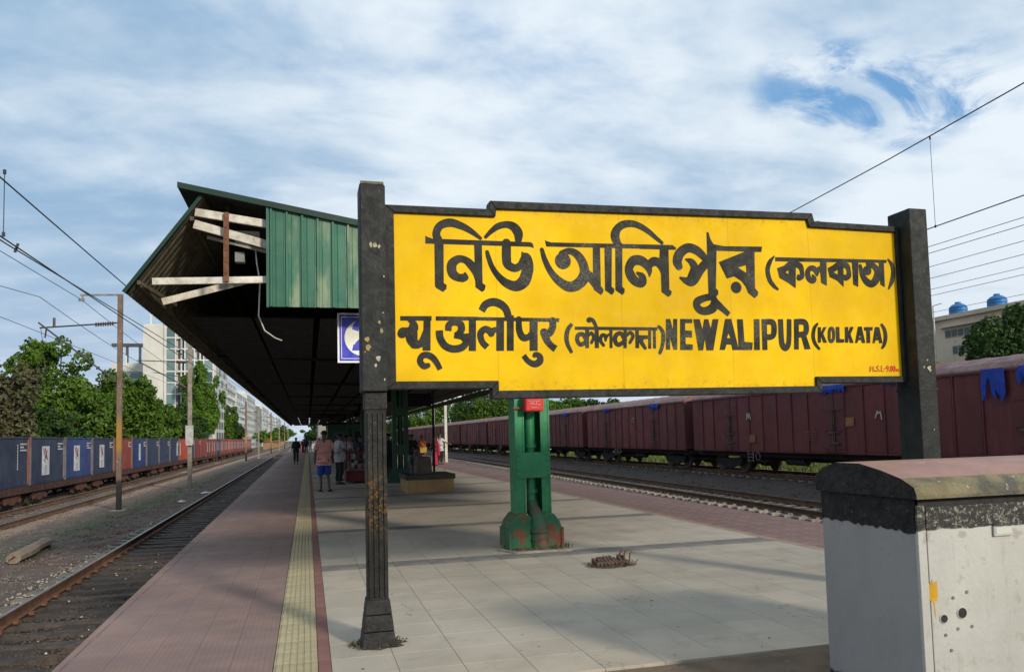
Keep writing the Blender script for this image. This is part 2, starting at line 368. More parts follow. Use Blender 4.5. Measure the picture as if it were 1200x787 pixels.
for j in range(190):
    y0 = 4.0+j*.3
    for i, x0 in enumerate(cols):
        x0c = x0
        if x0 < EDGE(y0)+.005: continue
        if cnt < 290 and y0 < 23: tile(plat, 'pink_tile', m_cheq, x0, x0+PT, y0, y0+.3, gap=.0008, cham=.0008); cnt += 1
        else: far.append((x0, x0+PT, y0, y0+.3))
tiles_stuff(plat, 'far_pink_tiles', m_cheq, far)
# coping stones under the edge of the tiles
cop = MB(); cp = []
for j in range(110):
    y0 = 3.4+j*.6; xr = cols[4] if j >= 1 else cols[4]
    q = MB(); xa, xb = EDGE(y0)-.035, EDGE(y0+.6)-.035; g_ = .003
    vs = [(xa,y0+g_,-.14),(xr-.003,y0+g_,-.14),(xr-.003,y0+.6-g_,-.14),(xb,y0+.6-g_,-.14),(xa,y0+g_,.001),(xr-.003,y0+g_,.001),(xr-.003,y0+.6-g_,.001),(xb,y0+.6-g_,.001)]
    q.add(vs, [(4,5,6,7),(0,1,5,4),(3,0,4,7),(2,3,7,6)]); q.obj('coping_stone', m_cheq, plat)
q = MB(); ya, yb = 3.4+66, PYE
q.add([(EDGE(ya)-.035,ya,.0),(-.245,ya,.0),(-.245,yb,.0),(EDGE(yb)-.035,yb,.0),(EDGE(ya)-.035,ya,-.2),(EDGE(yb)-.035,yb,-.2)], [(0,1,2,3),(4,0,3,5)]); q.obj('distant_pink_paving', m_cheq, plat)
q = MB(); q.add([(cols[4],61,.0005),(-.245,61,.0005),(-.245,69.5,.0005),(cols[4],69.5,.0005)], [(0,1,2,3)]); q.obj('distant_pink_paving', m_cheq, plat)
# yellow tactile tiles, five bars each
YW = .3
def tactile_mesh():
    q = MB(); a = YW/2-.0025; h = .03
    q.box(-a, a, -a-.001, a+.001, 0, h-.006)
    for i in range(6):
        x = -a+.006+i*(2*a-.012)/6; w_ = (2*a-.012)/6-.011
        x += .0055
        q.add([(x,-a+.001,h-.006),(x+w_,-a+.001,h-.006),(x+w_,a-.001,h-.006),(x,a-.001,h-.006),(x+.005,-a+.002,h+.001),(x+w_-.005,-a+.002,h+.001),(x+w_-.005,a-.002,h+.001),(x+.005,a-.002,h+.001)], [(0,1,5,4),(1,2,6,5),(2,3,7,6),(3,0,4,7),(4,5,6,7)])
    return q.mesh('tactile_tile', m_ytile)
tm = tactile_mesh(); YC = -.0925
for j in range(150):
    ob('tactile_tile', tm, plat, (YC, 3.9+.3*j+.15, SUBZ+random.uniform(-.001,.001)))
q = MB(); q.add([(YC-.15,48.9,0),(YC+.15,48.9,0),(YC+.15,PYE,0),(YC-.15,PYE,0)], [(0,1,2,3)]); q.obj('distant_tactile_strip', m_ytile, plat)
for j in range(75): tile(plat, 'border_tile', m_pinkr, YC+.15, CX0, 3.9+.6*j, 4.5+.6*j)
q = MB(); q.add([(YC+.15,48.9,0),(CX0,48.9,0),(CX0,PYE,0),(YC+.15,PYE,0)], [(0,1,2,3)]); q.obj('distant_border', m_pinkr, plat)
XR = CX0+NC*CW
for j in range(60): tile(plat, 'border_tile', m_peach, XR, XR+.16, SY0+.6*j, SY0+.6*(j+1))
q = MB(); ye = SY0+36; q.add([(XR,ye,0),(XR+.16,ye,0),(XR+.16,PYE,0),(XR,PYE,0)], [(0,1,2,3)]); q.obj('distant_border', m_peach, plat)
far = []; cnt = 0
for j in range(90):
    for i in range(5):
        w_ = (8.0-XR-.16)/5; c = (XR+.16+i*w_, XR+.16+(i+1)*w_, SY0+j*.45, SY0+(j+1)*.45)
        if cnt < 200: tile(plat, 'pink_paver', m_pink, *c); cnt += 1
        else: far.append(c)
tiles_stuff(plat, 'far_pink_pavers', m_pink, far)
ye = SY0+90*.45; q = MB(); q.add([(XR+.16,ye,0),(8.02,ye,0),(8.02,PYE,0),(XR+.16,PYE,0)], [(0,1,2,3)]); q.obj('distant_right_paving', m_pink, plat)
# bare cement patch where the paving stops
q = MB(); N = 40; rowv = []
pts = [(CX0 + (8.0-CX0)*i/N, SY0-.012+random.uniform(-.02,.004)) for i in range(N+1)]
for j in range(24):
    for i in range(N+1):
        x, ytop = pts[i]; y = ytop - j*.32; q.v.append((x, y, -.012+random.uniform(-.006,.006)*(j > 0)))
for j in range(23):
    for i in range(N): a = j*(N+1)+i; q.f.append((a, a+N+1, a+N+2, a+1)); q.mi.append(0)
o = q.obj('cement_patch', m_soil, smooth=True); tag(o, kind='structure')

# ---- tracks
def rail_mesh(L_, y0):
    q = MB(); pr = [(-.07,0),(.07,0),(.07,.012),(.010,.03),(.010,.115),(.034,.125),(.036,.158),(-.036,.158),(-.034,.125),(-.010,.115),(-.010,.03),(-.07,.012)]
    q.prism([(a, b) for a, b in pr], 'y', y0, y0+L_)
    q.add([(-.026,y0,.1605),(.026,y0,.1605),(.026,y0+L_,.1605),(-.026,y0+L_,.1605)], [(0,1,2,3)], 1)
    return q.mesh('rail', [m_rail, m_railtop])
RM = rail_mesh(460, -40)
def sleeper_mesh(m_):
    q = MB(); pr = [(-1.37,-.2),(1.37,-.2),(1.37,.0),(1.34,.01),(.45,-.04),(-.45,-.04),(-1.34,.01),(-1.37,.0)]
    q.prism(pr, 'y', -.125, .125)
    for s_ in (-1, 1):
        for d_ in (-.11, .11): q.box(s_*.838+d_-.035, s_*.838+d_+.035, -.045, .045, .0, .045, 1)
    return q.mesh('sleeper', [m_, m_rust])
SM = sleeper_mesh(m_conc)
def palend(k, t, v, c):
    sp = k.n('ShaderNodeSeparateXYZ'); link(t, v, sp.inputs[0]); return k.mix(k.ramp(k.math('ADD', sp.outputs[0], k.math('MULTIPLY', k.noise(v, 5, 4, .6), .8)), -.45, -.75), c, (.15,.135,.115))
m_concd = mat('oily_sleeper', (.085,.066,.052), (.04,.032,.027), 5, .85, .5, 50, spots=(.26,.23,.19), sscale=8, samt=.6, vary=.2, extra=palend)
SMD = sleeper_mesh(m_concd)
def track(x, ztop, rz, label, ny0, nn, sm=SM, sink=0.):
    t = tag(ob('railway_track', None, None, (x, 0, ztop-.16), rz), label, 'track', 'railway tracks beside the platform')
    for s_ in (-1, 1): ob('rail', RM, t, (s_*.838, 0, 0))
    for i in range(nn):
        ob('sleeper', sm, t, (random.uniform(-.02,.02), ny0+i*.65+random.uniform(-.02,.02), -.005-sink+random.uniform(-.01,.005)), random.uniform(-.012,.012))
    return t
track(-3.22, -.80, .0085, 'oily railway track running right along the left edge of the platform', 5.5, 230, SMD)
track(-10.1, -.86, .004, 'rust-brown track half sunk in ballast between the masts and the container train', 20, 150, SM, .05)
track(13.85, -.76, -.030, 'clear railway track with pale sleeper ends in front of the maroon wagons', 9, 230)
track(-15.95, -1.56, .0, 'track under the blue and red container train', 28, 120)
track(20.7, -.45, -.004, 'track under the maroon covered wagons', 10, 120)

# ---- loose ballast stones
def stones(name, m_, xr, yr, n_, smin, smax, zf, dens=None, label=None):
    """angular stones, one joined mesh"""
    base = np.array([(0,0,1),(1,0,.1),(0.2,1,0),(-1,.1,.05),(-.1,-1,0),(0,0,-.6)], float)
    tri = np.array([(0,1,2),(0,2,3),(0,3,4),(0,4,1),(5,2,1),(5,3,2),(5,4,3),(5,1,4)])
    x = rng.uniform(xr[0], xr[1], n_)
    u = rng.uniform(0, 1, n_); y = yr[0]*(yr[1]/yr[0])**u          # denser close by
    z = zf(x)
    s_ = rng.uniform(smin, smax, n_)*(.7+.5*(y/yr[1]))
    P = np.repeat(base[None], n_, 0)*rng.uniform(.6, 1.3, (n_, 6, 3))
    a = rng.uniform(0, 6.28, n_); ca, sa = np.cos(a), np.sin(a)
    X = P[:,:,0]*ca[:,None]-P[:,:,1]*sa[:,None]; Y = P[:,:,0]*sa[:,None]+P[:,:,1]*ca[:,None]; Z = P[:,:,2]*.75
    Vv = np.stack([X*s_[:,None]+x[:,None], Y*s_[:,None]+y[:,None], Z*s_[:,None]+z[:,None]], -1).reshape(-1, 3)
    Ff = (tri[None]+(np.arange(n_)*6)[:,None,None]).reshape(-1)
    me = bpy.data.meshes.new(name); me.vertices.add(len(Vv)); me.vertices.foreach_set('co', Vv.ravel())
    nf = n_*8; me.loops.add(nf*3); me.loops.foreach_set('vertex_index', Ff.astype(np.int32))
    me.polygons.add(nf); me.polygons.foreach_set('loop_start', np.arange(0, nf*3, 3, dtype=np.int32)); 
    me.update(calc_edges=True); me.materials.append(m_); o = ob(name, me); tag(o, label, 'gravel', kind='stuff'); return o
GZ = np.vectorize(gz)
stones('ballast_stones', m_stone, (-12.4,-4.3), (12,70), 26000, .018, .045, lambda x: GZ(x)+.0, label='loose grey ballast between the two left-hand tracks and the masts')
stones('ballast_stones', m_stoned, (-4.9,-1.75), (5.0,60), 24000, .018, .046, lambda x: GZ(x)+.0, label='black oily ballast in the track beside the platform edge')
stones('ballast_stones', m_stone, (11.2,16.5), (12,80), 20000, .02, .045, lambda x: GZ(x)+.02, label='grey ballast along the track in front of the maroon wagons')
stones('ballast_stones', m_stoned, (16.5,21.5), (15,80), 5000, .02, .045, lambda x: GZ(x), label='dark ballast at the feet of the maroon wagons')
stones('ballast_stones', m_conc, (-4.95,-4.42), (7,45), 900, .02, .05, lambda x: GZ(x)+.03, label='pale rubble along the outer side of the near rail')
# rubbish between the rails: pale scraps and cinders
o = stones('litter_scraps', m_white, (-4.2,-1.9), (5.5,40), 90, .012, .03, lambda x: GZ(x)+.06, label='pale litter scraps lying in the black ballast'); o['category'] = 'litter'
# lumps of spilt clay between the rails in the foreground
m_clay = mat('spilt_clay', (.12,.085,.06), (.05,.036,.028), 4, .9, .8, 25, spots=(.24,.2,.15), sscale=9, samt=.62)
q = MB()
for i in range(46):
    x, y = random.uniform(-4.0,-1.95), random.uniform(5.2, 11); w_, d_, h_ = random.uniform(.1,.32), random.uniform(.04,.10), random.uniform(.03,.08)
    ring = [(x+w_*math.cos(a)*random.uniform(.7,1.2), y+d_*math.sin(a)*random.uniform(.7,1.2)) for a in [2*math.pi*j/9 for j in range(9)]]
    zb = gz(x)+.0; o_ = len(q.v); q.v += [(a, b, zb) for a, b in ring]+[(x+(a-x)*.6, y+(b-y)*.6, zb+h_+.05) for a, b in ring]+[(x, y, zb+h_+.07)]
    for j in range(9): q.f += [(o_+j, o_+(j+1)%9, o_+9+(j+1)%9, o_+9+j), (o_+9+j, o_+9+(j+1)%9, o_+18)]; q.mi += [0,0]
o = q.obj('spilt_clay', m_clay, smooth=True); tag(o, 'lumpy brown spoil and clay spread between the rails near the platform edge', 'spoil', kind='stuff')

# ================================================================ STATION NAME BOARD
BY = 6.0
LET = json.loads('''{"bengali":[["P",[915,3149],[930,3140],[971,3127],[1343,3129],[1787,3132],[1809,3120],[1816,3083],[1781,3092],[1342,3088],[914,3084]],["S",[1020,3113,70],[1004,3170,64],[1037,3235,64],[1120,3263,70],[1217,3238,61],[1295,3197,47],[1365,3146,30]],["P",[987,3111],[1062,3114],[1057,2771],[1081,2755],[1077,2723],[1049,2698],[994,2730],[985,2745]],["P",[1311,3110],[1377,3113],[1375,2779],[1401,2760],[1391,2721],[1368,2706],[1315,2743],[1313,2831]],["S",[1231,2853,23],[1236,2819,49],[1184,2816,64],[1131,2850,78],[1126,2923,78],[1177,2968,64],[1236,2963,59],[1284,2923,71],[1325,2861,65],[1340,2783,44]],["D",[1208,2816,70]],["S",[1408,3158,28],[1454,3205,40],[1516,3252,54],[1587,3270,58],[1647,3253,75],[1684,3205,81],[1685,3150,61],[1679,3115,40]],["S",[1583,3116,76],[1580,2997,78],[1590,2938,74],[1648,2910,66],[1700,2937,62],[1727,2992,61],[1715,3044,14]],["S",[1715,3037,14],[1742,3003,91],[1759,2934,99],[1751,2874,99],[1722,2803,101],[1655,2762,88],[1574,2784,72],[1506,2842,54],[1457,2914,44],[1429,2992,40],[1418,3035,34]],["P",[1913,3156],[1925,3147],[1969,3137],[2324,3144],[3011,3158],[3009,3119],[2323,3107],[1924,3100]],["S",[1885,3073,35],[1908,2989,47],[1957,2890,57],[2028,2812,72],[2110,2769,87],[2184,2786,93],[2245,2848,99],[2254,2919,83],[2233,2990,78],[2187,3047,69],[2125,3069,56],[2061,3044,62]],["D",[2066,2984,140]],["P",[2264,2940],[2336,2883],[2337,2754],[2286,2819],[2248,2803]],["P",[2336,3131],[2401,3134],[2397,2781],[2420,2751],[2415,2726],[2395,2705],[2332,2749],[2329,2820]],["P",[2441,3120],[2509,3123],[2494,2778],[2519,2759],[2514,2728],[2494,2707],[2434,2746]],["P",[2541,3155],[2606,3157],[2592,2781],[2613,2761],[2610,2730],[2590,2709],[2528,2749]],["S",[2564,3140,66],[2541,3217,81],[2567,3280,70],[2623,3319,66],[2701,3330,60],[2778,3310,54],[2854,3267,48],[2919,3217,39],[2976,3174,31]],["S",[2734,2903,24],[2777,2874,64],[2772,2822,84],[2715,2831,81],[2673,2881,85],[2659,2942,75],[2700,3006,84],[2766,3013,86],[2820,2979,78],[2847,2928,54],[2847,2876,11]],["S",[2842,2969,65],[2888,3007,78],[2944,2993,78],[2988,2922,65]],["P",[2954,3136],[3036,3139],[3029,2767],[3051,2752],[3044,2721],[3017,2702],[2954,2745],[2955,2901],[2940,2942]],["P",[2770,3150],[3073,3159],[3107,3137],[3104,3118],[2768,3113]],["S",[3128,2974,72],[3115,3021,88],[3145,3091,88],[3221,3139,82],[3301,3123,80],[3368,3070,69],[3407,3021,56]],["S",[3199,3037,18],[3250,3015,62],[3277,2963,73],[3238,2878,66]],["S",[3139,2873,22],[3191,2850,62],[3252,2852,95],[3328,2944,84],[3401,3020,78]],["P",[3410,3287],[3427,3288],[3445,3225],[3478,3175],[3500,3131],[3478,2789],[3500,2768],[3499,2736],[3468,2704],[3405,2734],[3405,2914],[3406,3074]],["S",[3433,2714,62],[3363,2700,62],[3295,2669,71],[3286,2626,66],[3323,2590,68],[3381,2588,73],[3443,2619,85],[3458,2683,62],[3439,2719,56]],["B",[3466,2662,78],[3534,2610,56],[3596,2558,45]],["P",[3467,3183],[3572,3168],[3959,3179],[3948,3131],[3881,3129],[3488,3125]],["P",[3518,3024],[3791,3131],[3793,3007],[3705,2982],[3787,2934],[3796,2759],[3774,2813],[3735,2860],[3666,2901],[3591,2879]],["P",[3789,3142],[3879,3145],[3867,2799],[3898,2767],[3891,2735],[3859,2710],[3793,2759],[3788,3001]],["D",[3679,2802,104]],["S",[4077,3095,14],[4031,3042,40],[4004,2969,44],[4019,2882,44],[4060,2826,37],[4099,2796,21]],["P",[4089,3088],[5285,3104],[5281,3076],[4087,3051]],["P",[4238,3065],[4173,3013],[4103,2989],[4123,2901],[4214,2857],[4227,2930],[4186,2953],[4230,2978]],["P",[4232,3065],[4301,3068],[4284,2811],[4209,2859]],["S",[4281,3039,55],[4343,3013,57],[4359,2964,43],[4354,2922,52],[4320,2901,40],[4316,2929,19]],["P",[4758,3078],[4683,3030],[4633,3006],[4651,2924],[4740,2888],[4749,2943],[4695,2968],[4753,2998]],["P",[4751,3078],[4806,3079],[4795,2836],[4734,2888]],["S",[4789,3053,54],[4843,3030,56],[4859,2985,44],[4854,2939,54],[4817,2913,39],[4811,2943,20]],["S",[4469,2937,17],[4485,2906,46],[4468,2881,48],[4429,2904,55],[4419,2960,50],[4450,2998,48],[4494,2990,53],[4517,2938,24]],["S",[4514,2957,43],[4546,2997,48],[4583,2982,48]],["P",[4557,3076],[4624,3079],[4614,2842],[4557,2869],[4554,2964]],["P",[4899,3083],[4969,3085],[4953,2840],[4902,2861],[4902,2975]],["S",[4988,3040,32],[5007,2955,52],[5049,2893,67],[5108,2872,67],[5162,2925,75],[5176,2994,68],[5139,3039,55],[5080,3060,55]],["D",[5063,2997,89]],["P",[5196,3081],[5250,3083],[5247,2845],[5202,2869]],["S",[5302,3110,15],[5343,3057,40],[5351,2988,43],[5333,2907,43],[5291,2832,18]]],"hindi":[["P",[707,2499],[954,2503],[953,2467],[707,2465]],["S",[773,2471,22],[811,2439,53],[808,2396,69],[763,2387,48],[722,2379,61],[716,2356,60]],["D",[719,2362,72]],["S",[802,2422,57],[804,2361,72],[805,2314,69],[825,2276,65],[877,2289,57]],["S",[754,2352,20],[779,2318,60],[812,2276,65]],["P",[891,2479],[945,2480],[940,2229],[878,2229],[886,2328]],["S",[847,2276,43],[877,2315,43],[900,2380,34]],["B",[925,2113,40],[887,2106,48],[857,2143,48],[873,2186,48],[914,2194,50],[957,2173,50],[990,2130,45],[1015,2080,40]],["D",[917,2111,41]],["P",[989,2502],[1330,2503],[1329,2476],[988,2469]],["B",[1014,2389,57],[1020,2329,57],[1058,2268,57],[1123,2243,58],[1194,2256,58],[1228,2300,53],[1200,2343,54],[1134,2354,49]],["B",[1087,2388,49],[1092,2434,52],[1132,2456,49],[1185,2444,55],[1192,2396,56],[1161,2360,44]],["P",[1205,2365],[1258,2370],[1257,2331],[1221,2304]],["P",[1254,2488],[1314,2489],[1308,2226],[1248,2226]],["P",[1260,2502],[2021,2502],[2018,2471],[1991,2470],[1259,2473]],["B",[1401,2257,53],[1360,2301,53],[1348,2366,55],[1387,2404,55],[1427,2385,59],[1448,2345,30]],["S",[1435,2367,54],[1463,2399,45],[1504,2395,45]],["P",[1482,2487],[1547,2488],[1540,2228],[1475,2228]],["P",[1571,2520],[1630,2521],[1622,2229],[1563,2229]],["B",[1361,2552,59],[1396,2604,63],[1460,2626,68],[1523,2608,68],[1567,2564,63],[1587,2492,60]],["S",[1671,2490,49],[1673,2396,56],[1703,2339,60],[1750,2344,51],[1773,2371,46]],["P",[1763,2491],[1833,2492],[1825,2230],[1756,2229],[1759,2353]],["B",[1704,2192,45],[1740,2146,47],[1794,2121,55],[1839,2143,60],[1842,2183,51],[1806,2201,42],[1788,2176,24]],["S",[1961,2481,61],[1960,2427,59],[1927,2377,64],[1881,2385,64]],["B",[1885,2381,73],[1907,2318,61],[1943,2273,55],[1980,2246,61]],["B",[2129,2457,29],[2092,2408,38],[2077,2342,40],[2087,2281,36],[2121,2214,27]],["P",[2154,2434],[2904,2437],[2902,2409],[2153,2407]],["S",[2255,2321,40],[2222,2369,38],[2181,2363,37],[2172,2320,37],[2198,2284,37],[2250,2305,40]],["P",[2244,2414],[2279,2414],[2273,2255],[2241,2255]],["S",[2273,2364,29],[2300,2381,29],[2318,2344,30],[2297,2301,27]],["P",[2328,2415],[2365,2415],[2362,2255],[2325,2255]],["D",[2281,2490,45]],["S",[2286,2502,29],[2318,2485,34],[2345,2431,29]],["S",[2404,2279,27],[2379,2318,31],[2390,2361,32],[2422,2359,32],[2424,2322,23]],["S",[2425,2341,27],[2447,2365,23],[2472,2373,23]],["P",[2461,2416],[2489,2417],[2483,2256],[2458,2256]],["S",[2600,2323,38],[2566,2380,36],[2522,2367,39],[2508,2322,39],[2536,2284,37],[2591,2310,38]],["P",[2591,2418],[2621,2418],[2612,2256],[2583,2256]],["S",[2619,2367,29],[2649,2389,31],[2674,2359,31],[2644,2304,28]],["P",[2697,2419],[2729,2419],[2727,2257],[2693,2257]],["P",[2727,2368],[2823,2367],[2822,2338],[2725,2328]],["S",[2754,2340,33],[2750,2308,38],[2782,2257,28]],["P",[2817,2420],[2843,2421],[2838,2253],[2810,2253]],["P",[2860,2421],[2886,2421],[2883,2254],[2856,2254]],["S",[2915,2445,25],[2950,2402,35],[2954,2338,37],[2940,2270,33],[2918,2218,30]]],"english":[["P",[2986,2511],[3025,2511],[3050,2411],[3055,2512],[3092,2512],[3081,2245],[3047,2245],[3019,2350],[3014,2245],[2975,2245]],["P",[3121,2513],[3235,2512],[3234,2478],[3166,2478],[3163,2413],[3228,2411],[3226,2352],[3165,2355],[3162,2296],[3231,2290],[3229,2243],[3110,2243]],["P",[3247,2512],[3307,2513],[3330,2420],[3352,2514],[3390,2514],[3411,2427],[3433,2515],[3490,2516],[3427,2241],[3361,2241],[3351,2347],[3328,2241],[3284,2240]],["P",[3556,2519],[3588,2520],[3585,2400],[3565,2349],[3582,2348],[3580,2295],[3558,2292],[3539,2245],[3489,2245]],["P",[3585,2519],[3616,2520],[3678,2245],[3615,2245],[3606,2293],[3577,2292],[3580,2349],[3601,2349],[3582,2401]],["P",[3673,2518],[3730,2519],[3737,2318],[3818,2311],[3810,2246],[3678,2245]],["P",[3842,2521],[3897,2522],[3887,2246],[3831,2246]],["P",[3919,2522],[3971,2523],[3964,2247],[3915,2246]],["B",[3948,2499,49],[4019,2498,52],[4041,2468,54],[4037,2399,54],[4012,2366,52],[3950,2361,51]],["B",[4112,2525,50],[4111,2353,52],[4120,2290,54],[4148,2264,54],[4176,2290,50],[4190,2354,47],[4201,2526,45]],["P",[4251,2527],[4300,2528],[4285,2253],[4239,2252]],["B",[4270,2504,50],[4349,2503,53],[4374,2473,53],[4371,2420,53],[4346,2393,53],[4276,2385,50]],["P",[4310,2396],[4363,2396],[4409,2257],[4348,2253]],["B",[4498,2493,20],[4460,2448,32],[4442,2372,36],[4460,2306,32],[4505,2253,22]],["P",[4496,2458],[4528,2458],[4520,2316],[4489,2316]],["P",[4520,2396],[4555,2458],[4588,2459],[4549,2397],[4585,2316],[4547,2316]],["S",[4615,2411,29],[4612,2359,29],[4621,2331,29],[4641,2330,29],[4657,2360,29],[4660,2417,29],[4650,2446,29],[4628,2446,29],[4615,2411,29]],["P",[4687,2462],[4724,2462],[4721,2351],[4769,2348],[4765,2318],[4684,2317]],["P",[4785,2463],[4820,2463],[4811,2318],[4778,2318]],["P",[4812,2399],[4843,2464],[4879,2464],[4840,2395],[4869,2316],[4830,2316]],["P",[4927,2467],[4948,2468],[4942,2391],[4929,2367],[4941,2367],[4940,2341],[4919,2343],[4911,2316],[4886,2316]],["P",[4946,2468],[4966,2468],[4996,2316],[4962,2316],[4956,2343],[4938,2343],[4939,2367],[4954,2367],[4941,2391]],["P",[4992,2463],[5087,2465],[5082,2434],[5054,2433],[5050,2317],[5012,2316],[5016,2430],[4994,2433]],["P",[5113,2465],[5137,2465],[5130,2383],[5121,2366],[5130,2366],[5128,2342],[5108,2344],[5099,2315],[5077,2315]],["P",[5134,2465],[5158,2465],[5185,2316],[5152,2315],[5148,2344],[5126,2344],[5128,2366],[5140,2367],[5129,2383]],["B",[5182,2497,21],[5214,2447,34],[5224,2379,38],[5208,2311,34],[5176,2264,21]]],"red":[["L",[5032,2053,9],[5038,2102,9],[5050,2070,9],[5067,2102,9],[5069,2053,9]],["L",[5085,2058,9],[5086,2053,9]],["L",[5130,2097,9],[5111,2099,9],[5104,2086,9],[5124,2074,9],[5126,2060,9],[5112,2052,9],[5099,2058,9]],["L",[5139,2058,9],[5140,2053,9]],["L",[5160,2102,9],[5157,2053,9],[5180,2053,9]],["L",[5189,2077,9],[5202,2077,9]],["L",[5236,2079,9],[5220,2079,9],[5213,2089,9],[5219,2101,9],[5234,2099,9],[5237,2084,9],[5230,2060,9],[5216,2052,9]],["L",[5246,2058,9],[5247,2053,9]],["L",[5262,2094,10],[5271,2101,10],[5281,2094,10],[5278,2060,10],[5269,2052,10],[5260,2060,9],[5262,2094,10]],["L",[5292,2093,10],[5301,2101,10],[5311,2093,10],[5308,2060,10],[5299,2052,10],[5290,2060,10],[5292,2093,10]],["L",[5322,2052,6],[5323,2073,6],[5335,2073,6],[5333,2052,6]],["L",[5335,2073,6],[5348,2073,6],[5347,2052,6]],["L",[5358,2057,6],[5358,2053,6]]]}''')
sign = thing('station_name_board', 'big yellow station name board with black trilingual lettering between two black posts', 'sign', (3.0, BY, 0))
def sx(x): return x-3.0
# painted concrete panel: stepped outline
outl = [(.665,1.985),(1.485,1.985),(1.485,1.905),(4.44,1.92),(4.44,2.005),(5.385,2.005),(5.385,3.37),(4.445,3.375),(4.425,3.445),(1.50,3.39),(1.49,3.325),(.665,3.32)]
q = MB(); q.prism([(sx(a), b) for a, b in outl], 'y', 0.0, .075); panel = q.obj('board_panel', m_yel, sign)
# raised black surround, piece by piece along the outline
ow, fr = .055, MB()
outer = [(.592,1.925),(1.43,1.925),(1.43,1.84),(4.495,1.86),(4.495,1.945),(5.42,1.945),(5.42,3.425),(4.50,3.432),(4.48,3.505),(1.445,3.455),(1.435,3.385),(.592,3.378)]
n = len(outl)
for i in range(n):
    a, b = outl[i], outl[(i+1) % n]; c, d = outer[(i+1) % n], outer[i]
    q = MB(); vs = []
    for yy in (-.028, .10): vs += [(sx(p[0]), yy, p[1]) for p in (a, b, c, d)]
    q.add(vs, [(0,1,2,3),(7,6,5,4),(0,4,5,1),(1,5,6,2),(2,6,7,3),(3,7,4,0)])
    q.obj('board_frame', m_frame, sign, bevel=.006)
def catmull(P, n=7):
    if len(P) < 3: return [np.array(p, float) for p in P]
    closed = P[0] == P[-1]; Q = [np.array(p, float) for p in P]; out = []
    for i in range(len(Q)-1):
        p0 = Q[i-1] if i else (Q[-2] if closed else 2*Q[0]-Q[1]); p1, p2 = Q[i], Q[i+1]
        p3 = Q[i+2] if i+2 < len(Q) else (Q[1] if closed else 2*Q[-1]-Q[-2])
        for j in range(n):
            t = j/n; out.append(.5*((2*p1)+(-p0+p2)*t+(2*p0-5*p1+4*p2-p3)*t*t+(-p0+3*p1-3*p2+p3)*t**3))
    out.append(Q[-1]); return out
lay = [0]
def letters(name, items, m_, th=.0012):
    q = MB()
    for it in items:
        mode, P = it[0], it[1:]
        lay[0] += 1; y = -th - (lay[0] % 60)*.0003*.3
        if mode == 'P':
            q.add([(sx(a/1000), y, b/1000) for a, b in P], [tuple(range(len(P)))])
        elif mode == 'D':
            x, z, w = P[0]; r = w/2
            q.add([(sx((x+r*math.cos(a))/1000), y, (z+r*math.sin(a))/1000) for a in [2*math.pi*i/24 for i in range(24)]], [tuple(range(24))])
        else:
            C = [np.array(p, float) for p in P] if mode == 'L' else catmull(P)
            lt, rg = [], []
            for i, p in enumerate(C):
                d = (C[min(i+1, len(C)-1)]-C[max(i-1, 0)])[:2]; d = d/(np.linalg.norm(d)+1e-9); nn = np.array([-d[1], d[0]])*max(p[2], 2)/2
                lt.append(p[:2]+nn); rg.append(p[:2]-nn)
            n_ = len(C); vs = [(sx(a/1000), y-i*.000004, b/1000) for i, (a, b) in enumerate(lt)]+[(sx(a/1000), y-i*.000004, b/1000) for i, (a, b) in enumerate(rg)]
            q.add(vs, [(i, i+1, n_+i+1, n_+i) for i in range(n_-1)])
            if mode in 'SL':
                for e_, p in enumerate((C[0], C[-1])):
                    r = max(p[2], 2)/2*.98
                    q.add([(sx((p[0]+r*math.cos(a))/1000), y-.0003-.00002*e_, (p[1]+r*math.sin(a))/1000) for a in [2*math.pi*i/14 for i in range(14)]], [tuple(range(14))])
    me = bpy.data.meshes.new(name); me.from_pydata(q.v, [], q.f); me.materials.append(m_); me.update()
    return ob(name, me, panel)
letters('bengali_lettering', LET['bengali'], m_letter); letters('hindi_lettering', LET['hindi'], m_letter)
letters('english_lettering', LET['english'], m_letter); letters('height_note', LET['red'], m_red, .004)
# posts
def post(name, x0, x1, y0, y1, z0, z1, label, low=None):
    q = MB(); q.box(sx(x0), sx(x1), y0-BY, y1-BY, z0, z1)
    o = q.obj(name, m_blkpost, sign, bevel=.012); return tag(o, label)
pl = post('post', .392, .588, 5.86, 6.10, 1.90, 3.50, 'left post, wide upper part chipped to bare concrete')
q = MB(); q.box(sx(.402), sx(.578), -.13, .09, 3.502, 3.522); q.obj('post_cap', mat('mossy_cement', (.10,.10,.06), (.20,.19,.13), 14, .95, .6, 40), pl)
q = MB()                                              # lower part: fluted shaft and stepped foot
q.box(sx(.422), sx(.576), -.10, .07, .34, 1.90); 
for x in (.442, .480, .518, .556): q.box(sx(x-.010), sx(x+.010), -.112, -.098, .36, 1.74)
q.box(sx(.414), sx(.584), -.108, .078, 1.765, 1.895)
pl2 = q.obj('lower_post', m_postlow, sign, bevel=.006)
q = MB()
for i, (z0, z1, g_) in enumerate(((.24,.345,.008),(.12,.235,.022),(0.0,.115,.036))):
    a, b, c, d = sx(.422)-g_, sx(.576)+g_, -.10-g_, .07+g_; e = .014
    q.add([(a-e,c-e,z0),(b+e,c-e,z0),(b+e,d+e,z0),(a-e,d+e,z0),(a,c,z1),(b,c,z1),(b,d,z1),(a,d,z1)], [(3,2,1,0),(4,5,6,7),(0,1,5,4),(1,2,6,5),(2,3,7,6),(3,0,4,7)])
tag(q.obj('post_foot', m_postlow, sign, bevel=.006), 'stepped flared foot of the left post')
post('post', 5.425, 5.625, 5.84, 6.12, 0, 3.565, 'right post, clean dark side face, lit front face')
q = MB(); q.box(sx(5.42), sx(5.63), -.165, .125, 1.86, 1.885); q.obj('post_band', m_blkpost, sign)
